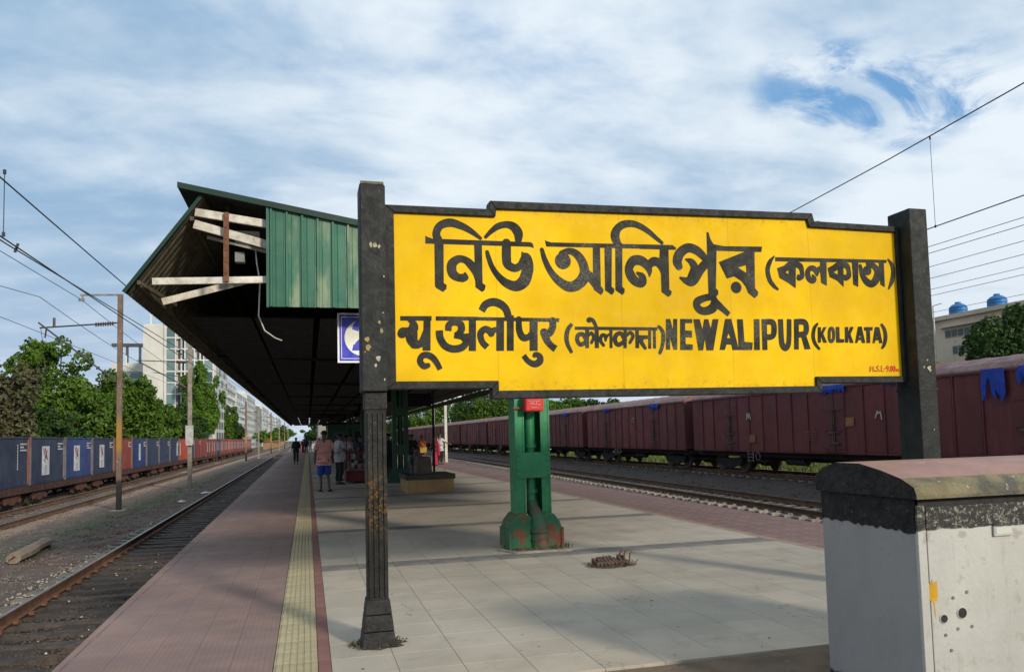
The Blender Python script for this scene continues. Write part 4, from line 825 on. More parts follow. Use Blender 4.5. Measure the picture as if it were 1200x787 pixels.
def container_meshes(m_, post):
    q = MB(); # corrugated long sides
    for sgn in (-1, 1):
        n_ = 26; p = (CL-.3)/n_; vs = []
        for i in range(n_):
            for dy, h in ((0,0),(.34,0),(.48,-.036),(.84,-.036)): vs += [(sgn*(CWD/2-.02+h), .15+(i+dy)*p, .12), (sgn*(CWD/2-.02+h), .15+(i+dy)*p, CHT-.09)]
        m2 = len(vs)//2; q.add(vs, [(2*i,2*i+1,2*i+3,2*i+2) for i in range(m2-1)])
    q.box(-CWD/2+.05,CWD/2-.05,.10,CL-.10,.05,.12); q.box(-CWD/2+.04,CWD/2-.04,.06,CL-.06,CHT-.09,CHT-.03)
    q.box(-CWD/2+.05,CWD/2-.05,.04,.09,.1,CHT-.06); q.box(-CWD/2+.05,CWD/2-.05,CL-.09,CL-.04,.1,CHT-.06)
    body = q.mesh('container_body', m_)
    q = MB()
    for sgn in (-1, 1):
        x0, x1 = sorted((sgn*CWD/2, sgn*(CWD/2-.07))); q.box(x0,x1,.16,CL-.16,0,.12); q.box(x0,x1,.16,CL-.16,CHT-.09,CHT)
    rails = q.mesh('side_rail', m_)
    q = MB(); q.box(-.08,.08,0,.16,0,CHT); q.box(-.085,.085,-.005,.165,0,.12); q.box(-.085,.085,-.005,.165,CHT-.12,CHT+.005)
    return body, rails, q.mesh('corner_post', post)
q = MB()
for i_ in range(3):
    for j_ in range(9 if i_ != 1 else 5): q.box(0,.008,-.5+.11*j_,-.43+.11*j_,-.16*i_,-.16*i_+.085)
CODE = q.mesh('code_lettering', mat('code_white', (.50,.50,.50), (.40,.40,.40), 5, .6))
CM = {c: container_meshes(a, b) for c, (a, b) in {'b': (m_cb, m_cgrey), 'B': (m_cbb, m_cgrey), 'r': (m_cr, m_cend), 'o': (m_co, m_cend), 'n': (m_cb, m_cend)}.items()}
def placard_mesh(w, h): q = MB(); q.box(0,.012,-w/2,w/2,-h/2,h/2); return q.mesh('placard', m_plw)
PLW, PLN = placard_mesh(1.25, 1.62), placard_mesh(.26, 1.45)
q = MB()
def lineyz(q, P, w, x=.014):
    for (a, b), (c, d) in zip(P[:-1], P[1:]): q.bar((x,a,b),(x,c,d), .004, w, upv=(0,0,1) if abs(b-d) < abs(a-c) else (0,1,0)) if 0 else q.add([(x, a+dy, b+dz) for (a, b, dy, dz) in ((a,b,w*.5,0),(a,b,-w*.5,0),(c,d,-w*.5,0),(c,d,w*.5,0))], [(0,1,2,3)])
lineyz(q, [(-.42,.70),(-.22,.42),(-.02,.10)], .17); lineyz(q, [(-.02,.10),(.10,.40),(.30,.62)], .12); red_mark = q.mesh('red_mark', m_plr)
q = MB(); lineyz(q, [(-.12,.70),(.10,.30),(.22,.05)], .14, .015); lineyz(q, [(-.30,.10),(-.05,-.12)], .10, .015)
for i in range(7): q.add([(.0145,-.20+.02*(i%2),-.28-.07*i),(.0145,.22,-.28-.07*i),(.0145,.22,-.30-.07*i),(.0145,-.20+.02*(i%2),-.30-.07*i)], [(0,1,2,3)])
blk_mark = q.mesh('black_mark', m_plk)
q = MB()
for i in range(11): q.box(.0,.010,-.05,.05,-.62+i*.12,-.54+i*.12)
VTXT = q.mesh('vertical_lettering', m_plw)
seq = [(-1,'b'),(0,'n'),(1,'b'),(2,'B'),(3,'b'),(4,'r'),(5,'B'),(6,'b'),(7,'b'),(8,'b'),(9,'o'),(10,'b'),(11,'r'),(12,'r')]
desc = {-1:'dark blue container at the left edge of the photo', 0:'dark blue container with a column of small white letters, leftmost fully seen on the train', 1:'dark blue container with the largest white placard, between two orange-brown posts', 2:'brighter blue container with a white placard, second of the three with red-marked placards', 3:'blue container with a white placard just left of the nearest mast', 4:'short-looking red container directly behind the nearest mast', 5:'bright blue container with a narrow white strip, right of the red one behind the mast', 6:'plain dark blue container, first of a plain blue pair', 7:'plain dark blue container, second of a plain blue pair', 8:'dark blue container with a white strip behind the second mast', 9:'bright orange-red container just right of the second mast', 10:'dark container between two red ones, with a white strip', 11:'long faded red container followed by striped ones', 12:'faded red container just before the striped ones'}
cseq = ['r','r','b','r','r','o','r','r','r','r','r','r','r','r','r']
for i in range(15): seq.append((13+i, cseq[i % len(cseq)]))
C0 = 46.62; XS = -14.4
flat = None
for i, c in seq:
    y = C0+(i-1)*6.19-.0; body, rails, cp_ = CM[c]
    lab = desc.get(i, 'small distant container with white strips, number %s along the far red part of the train' % ['one','two','three','four','five','six','seven','eight','nine','ten','eleven','twelve','thirteen','fourteen','fifteen'][i-13] if i >= 13 else '')
    ORD = ['fifteenth','fourteenth','thirteenth','twelfth','eleventh','tenth','ninth','eighth','seventh','sixth','fifth','fourth','third','second','very last']
    if i >= 13: lab = 'distant %s container with thin white strips, %s from the train\'s far end' % ({'r':'faded red','b':'dark blue','o':'orange-red'}[c], ORD[i-13]) if i < 27 else 'distant faded red container at the very far end of the container train'
    t = thing('shipping_container', lab, 'container', (XS-CWD/2, y, -.50), 0, 'containers on the freight train')
    ob('container_body', body, t); ob('side_rail', rails, t)
    for px_ in (-CWD/2+.08, CWD/2-.08):
        ob('corner_post', cp_, t, (px_, 0, 0)); ob('corner_post', cp_, t, (px_, CL-.16, 0))
    if -2 < i < 12: ob('code_lettering', CODE, t, (CWD/2-.003, CL-.9, 2.15))
    if i in (1, 2, 3):
        p_ = ob('placard', PLW, t, (CWD/2-.005, [0,2.5,2.4,2.45][i], 1.25)); ob('red_mark', red_mark, p_); ob('black_mark', blk_mark, p_)
    elif i == 0: ob('vertical_lettering', VTXT, t, (CWD/2-.004, 4.3, 1.5))
    elif i in (5, 8, 10): 
        o = ob('placard', PLN, t, (CWD/2-.005, 3.0 if i != 8 else 4.6, 1.35)); o.scale = (1, 2.6 if i != 10 else 1.6, 1)
    elif i >= 13 or i == 9:
        for yy in (1.2, 3.6) if i != 9 else (.6,):
            o = ob('placard', PLN, t, (CWD/2-.005, yy, 1.35)); o.scale = (1, 1.4, 1)
    if i % 2 == 0 and i >= 0 or i == -1: pass
# flat wagons under them
m_und = mat('wagon_underframe', (.075,.032,.025), (.045,.025,.02), 3, .85, .3, 20, spots=(.14,.055,.035), sscale=6, samt=.6)
m_bog = mat('bogie_rust', (.13,.048,.03), (.07,.032,.025), 5, .85, .3, 20)
m_wheel = mat('wheel_steel', (.06,.045,.04), (.12,.10,.09), 5, .5, metal=.4)
q = MB(); q.box(-1.15,1.15,.05,12.2,-.30,-.03); q.box(-1.2,-1.05,.0,12.3,-.38,.0); q.box(1.05,1.2,.0,12.3,-.38,.0); q.box(-.3,.3,2,10.3,-.62,-.3)
for y in np.arange(.5, 12.2, .75): q.box(1.2,1.235,y,y+.07,-.36,-.02)
CHASM = q.mesh('wagon_chassis', m_und)
q = MB(); q.prism([(-1.25,-.33),(-1.05,-.60),(-.55,-.66),(-.25,-.74),(.25,-.74),(.55,-.66),(1.05,-.60),(1.25,-.33),(1.1,-.28),(-1.1,-.28)], 'x', .92, 1.08)
q.prism([(-1.25,-.33),(-1.05,-.60),(-.55,-.66),(-.25,-.74),(.25,-.74),(.55,-.66),(1.05,-.60),(1.25,-.33),(1.1,-.28),(-1.1,-.28)], 'x', -1.08, -.92)
q.box(-1.0,1.0,-.25,.25,-.62,-.38)
for yy in (-.18,0,.18): q.tube([(1.0,yy,-.70),(1.0,yy,-.40)], .07, 8)
for yy in (-1.0, 1.0): q.box(1.06,1.16,yy-.12,yy+.12,-.66,-.46)
BOGM = q.mesh('bogie_frame', m_bog)
q = MB(); q.tube([(-.74,0,0),(-.70,0,0),(-.70,0,0)], .42, 20); q.tube([(-.86,0,0),(-.74,0,0)], [.455,.46], 20); q.tube([(.74,0,0),(.86,0,0)], [.46,.455], 20); q.tube([(-.74,0,0),(.74,0,0)], .08, 10); q.tube([(.86,0,0),(.95,0,0)], .13, 10)
WHM = q.mesh('wheelset', m_wheel)
q = MB(); q.tube([(0,-.38,-.22),(0,.0,-.22)], .07, 8); q.tube([(.78,-.33,-.22),(.78,0,-.22)], .10, 10); q.tube([(-.78,-.33,-.22),(-.78,0,-.22)], .10, 10); q.tube([(.78,-.36,-.22),(.78,-.33,-.22)], .19, 14); q.tube([(-.78,-.36,-.22),(-.78,-.33,-.22)], .19, 14)
BUFM = q.mesh('coupler_gear', m_und)
FLOOR = -.50; RAILZ = -1.56
def underparts(t, L_, zf, zr, bog):
    for yb in bog:
        b = ob('bogie', BOGM, t, (0, yb, zr+.46+.46))
        for d_ in (-1.0, 1.0): ob('wheelset', WHM, b, (0, d_, -.46))
for k_ in range(15):
    i = -1+2*k_; y = C0+(i-1)*6.19-.05
    t = thing('flat_wagon', 'low rusty flat wagon at the left edge of the photo, carrying dark blue containers' if k_ == 0 else 'rusty flat wagon under the first placarded blue containers' if k_ == 1 else 'rusty flat wagon under the placarded blue and the red container, behind the nearest mast' if k_ == 2 else 'rusty flat wagon under two containers, %s wagon from the left edge of the photo' % ['fourth','fifth','sixth','seventh','eighth','ninth','tenth','eleventh','twelfth','thirteenth','fourteenth','fifteenth'][k_-3], 'wagon', (XS-CWD/2, y, 0), 0, 'flat wagons of the container train')
    ob('wagon_chassis', CHASM, t, (0, 0, FLOOR-.01))
    underparts(t, 12.3, FLOOR, RAILZ, (2.0, 10.3)); o = ob('coupler_gear', BUFM, t, (0, 0, FLOOR-.0))
t = None

# ================================================================ MAROON COVERED WAGONS (right)
def streaks(k, t, v, c):
    mpn = k.n('ShaderNodeMapping'); link(t, v, mpn.inputs[0]); mpn.inputs['Scale'].default_value = (1, 3.2, .28)
    n_ = k.noise(mpn.outputs[0], 1.5, 7, .68); c = k.mix(k.ramp(n_, .50, .72, 0, .65), c, (.065,.022,.020)); c = k.mix(k.ramp(n_, .46, .28, 0, .4), c, (.20,.075,.068))
    return k.mix(k.ramp(k.noise(v, 7, 6, .7), .64, .70, 0, .7), c, (.15,.06,.035))
m_mar = mat('wagon_maroon', (.142,.029,.030), (.106,.025,.026), .9, .62, .12, 18, coord='World', vary=.13, extra=streaks)
m_mard = mat('wagon_maroon_dark', (.115,.028,.028), (.080,.024,.024), 2.4, .65, .12, 18, spots=(.14,.07,.06), sscale=6, samt=.66)
m_roofm = mat('wagon_roof_rust', (.15,.062,.052), (.105,.052,.045), 1.6, .5, .1, 15, stretch=(1,.5,1), spec=.5)
m_wdark = mat('wagon_under_dark', (.014,.013,.013), (.024,.02,.02), 5, .8)
m_chalk = mat('chalk_marks', (.50,.46,.46), (.34,.30,.30), 8, .8)
m_ochre = mat('ochre_patch', (.27,.13,.045), (.2,.10,.05), 8, .8)
m_tarp = mat('blue_cloth', (.012,.055,.42), (.016,.045,.30), 6, .7, .3, 20)
WL, WX, WZ0, WZ1 = 14.7, 19.0, .585, 3.06
HALFW = 1.62
def panel_mesh(w, m_, h):
    q = MB(); q.box(0,.03,0.055,w-.0,.0,h); q.box(-.045,.03,0,.055,-.02,h+.01); q.box(-.012,.0,.10,w-.05,.04,h-.05)
    return q.mesh('side_panel', m_)
NPAN = 14; PWD = (WL)/NPAN
PM = panel_mesh(PWD, m_mar, WZ1-WZ0)
def door_mesh():
    q = MB(); h = WZ1-WZ0; w = 1.25
    q.box(-.03,.02,.0,w,.0,h)
    for y0, y1 in ((.04,.60),(.65,1.21)):
        for z0, z1 in ((.12,.75),(.82,1.5),(1.57,2.3)): q.box(-.05,-.03,y0,y1,z0,z1)
    q.box(-.07,-.03,.60,.65,.0,h)
    return q.mesh('wagon_door', m_mard)
DM = door_mesh()
q = MB(); q.tube([(-.09,.58,.3),(-.09,.58,1.6)], .022, 6); q.tube([(-.09,.68,.3),(-.09,.68,1.6)], .022, 6); q.box(-.10,-.05,.3,.95,.72,.78); q.box(-.10,-.05,.3,.95,.32,.38); DB = q.mesh('door_bar', m_wheel)
def wagon(y, label, cloth=(), marks=False, fine=True):
    t = thing('covered_wagon', label, 'wagon', (WX+HALFW, y, 0), -.004, 'maroon covered wagons of the freight train')
    q = MB(); q.box(-HALFW+.035,HALFW,.02,WL-.02,WZ0,WZ1); q.box(-HALFW+.0,-HALFW+.04,-.0,WL,WZ0-.06,WZ0-.0); q.obj('wagon_body', m_mard, t)
    doors = (3, 10)
    for i in range(NPAN):
        if i in doors: d = ob('wagon_door', DM, t, (-HALFW-.0, i*PWD-.08, WZ0)); ob('door_bar', DB, d); continue
        ob('side_panel', PM, t, (-HALFW, i*PWD, WZ0))
    prof = [(-HALFW-.04,WZ1+.0),(-HALFW-.02,WZ1+.05),(-1.35,WZ1+.23),(-.9,WZ1+.38),(-.3,WZ1+.48),(.3,WZ1+.48),(.9,WZ1+.38),(1.35,WZ1+.23),(HALFW+.04,WZ1)]
    q = MB(); q.prism(prof, 'y', -.02, WL+.02)
    for j in range(0, NPAN+1, 1):
        yy = min(j*PWD, WL-.05)
        for a, b in zip(prof[1:-2], prof[2:-1]): q.bar((a[0],yy,a[1]+.005),(b[0],yy,b[1]+.005), .05, .03)
    rf = q.obj('wagon_roof', m_roofm, t)
    q = MB(); q.box(-HALFW-.055,-HALFW+.0,-.02,WL+.02,WZ1-.07,WZ1-.002); q.obj('eave_rail', m_mard, t)
    q = MB(); q.box(-1.3,1.3,.0,WL,WZ0-.28,WZ0-.065); q.box(-.35,.35,3,11.7,WZ0-.5,WZ0-.28); q.tube([(-1.0,6.3,WZ0-.45),(-1.0,7.6,WZ0-.45)], .16, 12)
    for yy in (5.6, 8.6): q.bar((-1.25,yy,WZ0-.1),(-1.15,yy+.5,WZ0-.62),.04); q.bar((-1.25,yy+1,WZ0-.1),(-1.15,yy+.5,WZ0-.62),.04)
    q.obj('underframe', m_wdark, t)
    for yb in (2.4, WL-2.4):
        b = ob('bogie', BOGD, t, (0, yb, -.45+.46+.46))
        for d_ in (-1.0, 1.0): ob('wheelset', WHM, b, (0, d_, -.46))
    q = MB()                                         # hand brake wheel and step ladder at mid-wagon
    for z in (.15,.30,.45): q.bar((-1.62,9.3,WZ0-z),(-1.62,9.7,WZ0-z),.025)
    q.bar((-1.62,9.3,WZ0),(-1.62,9.3,WZ0-.5),.025); q.bar((-1.62,9.7,WZ0),(-1.62,9.7,WZ0-.5),.025)
    q.tube([(-1.64,8.9+.17*math.cos(a),WZ0-.25+.17*math.sin(a)) for a in [2*math.pi*i/12 for i in range(13)]], .014, 5); q.obj('hand_brake', m_cgrey, t)
    q = MB(); q.tube([(0,-.45,WZ0-.2),(0,0,WZ0-.2)], .08, 8); 
    for xx in (-.85,.85): q.tube([(xx,-.36,WZ0-.2),(xx,.02,WZ0-.2)], .10, 10); q.tube([(xx,-.38,WZ0-.2),(xx,-.35,WZ0-.2)], .2, 14)
    q.obj('coupler_gear', m_wdark, t)
    for (yc, w_, drop) in cloth:
        q = MB(); N = 12; vs = []
        for i in range(N+1):
            yy = yc+w_*i/N; xx = -HALFW-.085-random.uniform(0,.05)
            dd = drop*(random.uniform(.25,1.0) if 0 < i < N else .9); vs += [(xx-.01, yy, WZ1+.03), (xx-.03, yy+random.uniform(-.05,.05), WZ1-dd*.5), (xx+random.uniform(-.02,.03), yy+random.uniform(-.06,.06), WZ1-dd)]
        q.add(vs, [(3*i,3*i+1,3*i+4,3*i+3) for i in range(N)]+[(3*i+1,3*i+2,3*i+5,3*i+4) for i in range(N)])
        o = q.obj('blue_cloth', m_tarp, t); sm_ = o.modifiers.new('thickness', 'SOLIDIFY'); sm_.thickness = .01
    if marks:
        for (yc, zc, kind) in marks:
            q = MB(); x = -HALFW-.052
            if kind == 'p': q.box(x,x+.004,yc,yc+.45,zc,zc+.32); q.obj('ochre_patch', m_ochre, t)
            elif kind == 't':
                for r_ in range(4): q.box(x,x+.004,yc,yc+.75-.1*(r_%2),zc-.1*r_,zc-.1*r_+.03)
                q.obj('stencil_lines', mat('faint_stencil', (.20,.09,.09), (.15,.06,.06), 8, .8), t)
            else:
                P = [(yc,zc),(yc+.05,zc+.28),(yc+.15,zc+.2),(yc+.2,zc+.3),(yc+.3,zc+.05)] if kind == 'c' else [(yc,zc),(yc+.1,zc+.3),(yc+.17,zc+.05),(yc+.27,zc+.3),(yc+.33,zc)]
                for a, b in zip(P[:-1], P[1:]): q.bar((x,a[0],a[1]),(x,b[0],b[1]),.02,.035)
                q.obj('chalk_mark', m_chalk, t)
    return t
q = MB(); P_ = [(-1.25,-.33),(-1.05,-.60),(-.55,-.66),(-.25,-.74),(.25,-.74),(.55,-.66),(1.05,-.60),(1.25,-.33),(1.1,-.28),(-1.1,-.28)]
q.prism(P_, 'x', .92, 1.08); q.prism(P_, 'x', -1.08, -.92); q.box(-1.0,1.0,-.25,.25,-.62,-.3)
for yy in (-.18,0,.18): q.tube([(-1.0,yy,-.70),(-1.0,yy,-.40)], .07, 8)
BOGD = q.mesh('bogie_frame', m_wdark)
WY = 20.95; WP = 15.45
mk = {1: [(1.2,1.75,'c'),(2.6,1.55,'p'),(9.0,.95,'p'),(9.3,1.95,'v'),(4.8,1.35,'t')], 2: [(6.5,2.1,'c'),(2.0,1.3,'t')], 0: [(10.5,1.2,'t')]}
lab = ['nearest maroon wagon, right of the right sign post, torn blue cloth at its eave', 'maroon wagon below the right half of the yellow board, with ochre patches', 'maroon covered wagon just right of the green column, second behind the board', 'maroon covered wagon seen through and left of the green column', 'fifth maroon covered wagon, starting left of the green column']
for i in range(11):
    y = WY+(i-1)*WP
    cl = {0: [(11.75,.75,1.0),(10.55,.75,.60),(4.6,1.2,.8)], 1: [(3.0,1.4,.30),(.5,.3,.2)], 2: [(2.9,1.2,.35),(10.1,1.0,.25)], 3: [(3.0,1.2,.3)]}.get(i, ())
    wagon(y, lab[i] if i < 5 else ['sixth','seventh','eighth','ninth','tenth','eleventh'][i-5]+' maroon covered wagon from the right, far down the train', cl, mk.get(i, False))
q = MB()
for (yy, w_) in ((17.0,1.1),(14.4,.9)): pass

# ================================================================ MASTS, BRACKETS AND WIRES
def rustband(k, t, v, c):
    sp = k.n('ShaderNodeSeparateXYZ'); link(t, v, sp.inputs[0])
    c = k.mix(k.math('MULTIPLY', k.ramp(sp.outputs[2], 2.1, 2.6), k.ramp(sp.outputs[2], 4.0, 3.2)), c, (.30,.17,.035))
    return k.mix(k.ramp(sp.outputs[2], 1.35, 1.15), c, (.02,.018,.016))
m_mast = mat('mast_rusty_steel', (.165,.115,.082), (.115,.08,.062), 3, .75, .2, 30, spots=(.34,.25,.17), sscale=8, samt=.6, extra=rustband)
m_mastg = mat('mast_galvanised', (.25,.225,.19), (.17,.14,.11), 3, .6, .2, 30, spots=(.12,.06,.04), sscale=8, samt=.6)
m_ins = mat('insulator_brown', (.05,.022,.018), (.06,.03,.02), 5, .3)
def mast(x, y, zb, zt, label, m_, bracket=True, style=0, w=.24):
    t = thing('overhead_line_mast', label, 'mast', (x, y, zb), 0, 'overhead line masts left of the platform')
    h = zt-zb; q = MB()
    q.box(-w/2,w/2,-.07,-.058,0,h); q.box(-w/2,w/2,.058,.07,0,h); q.box(-.006,.006,-.058,.058,0,h) if style else q.box(-w/2,-w/2+.012,-.058,.058,0,h)
    if not style: q.box(w/2-.012,w/2,-.058,.058,0,h)
    q.obj('mast_pole', m_, t)
    q = MB(); q.box(-.26,.26,-.26,.26,-.2,.10); q.obj('foundation', m_conc, t)
    if bracket == 'big':
        q = MB(); q.bar((.06,0,h-.02),(-1.45,0,h-.06),.07,.06); q.bar((-1.36,0,h-.06),(-1.36,0,h-.32),.05); q.box(-1.5,-1.3,-.04,.04,h-.3,h-.2); q.obj('top_arm', m_mastg, t)
        q = MB(); zt_ = 6.38-zb; q.tube([(0,0,zt_),(-2.85,0,zt_-.24)], .032, 6); q.obj('top_tube', m_wire, t)
        q = MB()
        for a in np.linspace(.25, .85, 8): q.tube([(-a,0,zt_-.02-.08*a),(-a-.035,0,zt_-.02-.08*a)], .085, 10)
        q.obj('insulator', m_ins, t)
        q = MB(); q.tube([(-.1,0,4.0-zb),(-2.9,0,6.35-zb)], .035, 6); q.obj('diagonal_tube', m_wire, t)
        q = MB()
        for a in np.linspace(.1, .45, 6): q.tube([(-.1-2.8*(a),0,4.0-zb+2.35*a),(-.1-2.8*(a+.012),0,4.0-zb+2.35*(a+.012))], .08, 10)
        q.tube([(-2.35,0,zt_-.20),(-2.35,0,zt_+.16)], .05, 8); q.tube([(-2.62,0,6.1-zb),(-2.66,0,5.75-zb)], .03, 6); q.obj('insulator', m_ins, t)
    elif bracket:
        z1 = h-.9; q = MB(); q.tube([(0,0,z1),(-2.7,0,z1+.1)], .028, 6); q.tube([(0,0,z1-1.5),(-2.6,0,z1+.05)], .028, 6); q.tube([(0,0,z1-.9),(-1.9,0,z1-.55)], .02, 6)
        q.obj('cantilever', m_wire, t)
        q = MB(); q.tube([(-.2,0,z1),(-.7,0,z1+.03)], .07, 8); q.tube([(-.2,0,z1-1.42),(-.55,0,z1-1.2)], .07, 8); q.obj('insulator', m_ins, t)
    return t
mast(-7.19, 33.3, -1.1, 7.52, 'nearest mast, brown rusty steel with a yellow band and a bracket to the left', m_mast, 'big', w=.185)
o = mast(-6.30, 45.6, -1.1, 6.9, 'second mast, pale lattice pole with a grey box at its waist', m_mastg, True, 1, w=.21)
q = MB(); q.box(-.2,.2,-.20,-.11,2.6,3.6); q.box(-.16,.16,-.24,-.20,2.5,2.9); q.obj('switch_box', mat('galv_box', (.42,.42,.40), (.3,.3,.29), 4, .6), o)
for i, (x, y, zt, s_) in enumerate(((-7.6,103,6.6,0),(-7.2,122,6.8,1),(-7.0,158,7,0),(-6.9,200,7,1),(-6.8,240,7,0),(-6.8,282,7,1))):
    mast(x, y, -1.1, zt, ['third mast along the left track, thin and tan', 'fourth mast along the left track, close beside the third', 'fifth mast along the left track', 'sixth mast along the left track', 'seventh mast, tiny beside the far track', 'farthest mast seen beside the left track'][i], m_mastg if s_ else m_mast, True, s_)
# masts behind the container train
for i, (x, y, zt) in enumerate(((-19.0,79,5.6),(-19.0,128,4.9),(-19,205,8.0))):
    mast(x, y, -1.8, zt, ['plain grey pole behind the container train, right of the nearest mast', 'plain grey pole behind the orange-red container', 'thin pole behind the far end of the container train'][i], m_mastg, False, 1, .2)
def wire(name, pts, r, label, cat='wire', group='overhead wires', droppers=()):
    q = MB(); q.tube(pts, r, 5, cap=False); o = q.obj(name, m_wire, smooth=True); tag(o, label, cat, group)
    for a, b in droppers:
        q = MB(); q.tube([a, b], .006, 5); q.tube([(a[0],a[1],a[2]-.03),(a[0],a[1],a[2]+.03)], .022, 6); q.tube([(b[0],b[1],b[2]-.03),(b[0],b[1],b[2]+.03)], .022, 6); q.obj('dropper', m_wire, o)
    return o
def sagp(a, b, sag, n_=14):
    a, b = Vector(a), Vector(b); return [tuple(a+(b-a)*(i/n_) - Vector((0,0,sag*4*(i/n_)*(1-i/n_)))) for i in range(n_+1)]
# pair over the track beside the platform
wire('catenary_wire', sagp((-4.0,-20,5.6),(-4.0,72,5.6),.45,24), .012, 'upper wire over the platform-side track, meeting the canopy corner', droppers=[((-4.0,11.75,5.32),(-4.0,11.75,4.45)),((-4.0,27,5.2),(-4.0,27,4.45))])
wire('contact_wire', [(-4.0,-20,4.46),(-4.0,30,4.36),(-4.0,110,4.4)], .011, 'upper of the close pair of contact wires over the platform-side track')
wire('contact_wire', [(-4.05,-20,4.28),(-4.05,12,4.38),(-4.02,30,4.66),(-4.0,72,5.1)], .010, 'lower of the close pair of wires left of the canopy')
q = MB(); q.tube([(-4.0,12.3,4.46),(-4.04,12.3,4.33)], .02, 6); tag(q.obj('wire_clip', m_wire), 'small clip tying the close pair of contact wires together', 'clip')
wire('catenary_wire', sagp((-10.1,-24,6.5),(-10.05,33.3,7.35),1.1)+sagp((-10.05,33.3,7.35),(-9.8,90,7.2),.9)[1:], .013, 'thin wire over the second track, running to the bracket of the nearest mast')
wire('contact_wire', [(-10.1,-24,5.85),(-10.0,33.3,5.95),(-9.8,90,5.9),(-9.8,200,6.0)], .011, 'lowest thin wire over the second track at the left edge', droppers=[((-10.05,26,6.55),(-10.05,26,5.95))])
wire('feeder_wire', sagp((-8.62,-24,8.0),(-8.62,33.3,7.3),.3)+sagp((-8.62,33.3,7.3),(-8.2,100,6.6),.8)[1:], .012, 'feeder wire carried on the top arm of the nearest mast')
wire('stay_wire', sagp((-10.0,33.3,6.1),(-17.5,62,3.1),.2), .010, 'stay wire sloping down from the mast bracket into the tree tops')
# wires on the right, over the track in front of the wagons
def rx(y): return 13.85+.030*y
wire('catenary_wire', [(rx(y), y, 8.15+.0022*(y-24)**2) for y in range(-24, 73, 4)], .015, 'upper wire on the right, rising from the board top to the right edge', droppers=[((rx(14.6),14.6,8.30),(rx(14.6),14.6,6.18))])
wire('contact_wire', [(rx(y), y, 6.18) for y in range(-24, 200, 16)], .014, 'heavier contact wire right of the right sign post')
for i, (z0, x) in enumerate(((6.28,16.5),(6.02,16.3),(6.35,19.2),(6.0,19.1),(6.35,22.4),(6.05,22.0),(6.1,25.8))):
    k_ = x/14.5; zz = [5.88,5.72,5.38,5.10,4.82,4.67,4.25][i]; z = 1.55+(zz-1.55)*k_
    wire('line_wire', sagp((x,-30,z+.35),(x,60,z+.3),.4,16), .009, ['thin line wire just below the contact wire, first of seven','thin line wire on the right, second of seven from the top','thin line wire on the right, third of seven','thin line wire on the right, fourth and middle of seven','thin line wire on the right, fifth of seven','thin line wire on the right, sixth of seven','lowest thin line wire on the right, over the water tanks'][i], group='line wires over the goods yard')

# ================================================================ TREES
m_bark = mat('bark', (.09,.07,.055), (.05,.04,.03), 4, .9, .6, 20)
def leafmat(name, a, b, c):
    M = bpy.data.materials.new(name); M.use_nodes = True; t = M.node_tree; bs = t.nodes['Principled BSDF']; k = NT(t)
    bs.inputs['Roughness'].default_value = .55; bs.inputs['Specular IOR Level'].default_value = .3
    tcn = k.n('ShaderNodeTexCoord'); v = tcn.outputs['Object']
    f = k.ramp(k.noise(v, .42, 3, .6), .36, .62); col_ = k.mix(f, a, b)
    f2 = k.ramp(k.noise(v, 2.6, 3, .7), .45, .7); col_ = k.mix(f2, col_, c)
    link(t, col_, bs.inputs['Base Color'])
    tr = k.n('ShaderNodeBsdfTranslucent'); link(t, col_, tr.inputs[0]); mx = k.n('ShaderNodeMixShader'); mx.inputs[0].default_value = .22
    link(t, bs.outputs[0], mx.inputs[1]); link(t, tr.outputs[0], mx.inputs[2]); link(t, mx.outputs[0], t.nodes['Material Output'].inputs[0]); return M
m_leaf1 = leafmat('leaves_green', (.045,.105,.012), (.085,.165,.016), (.14,.235,.026))
m_leaf2 = leafmat('leaves_brownish', (.065,.080,.030), (.105,.095,.050), (.15,.15,.075))
m_leaf3 = leafmat('leaves_bright', (.055,.14,.012), (.10,.21,.018), (.16,.28,.028))
m_leaf4 = leafmat('leaves_dark', (.022,.058,.012), (.038,.085,.016), (.065,.12,.024))
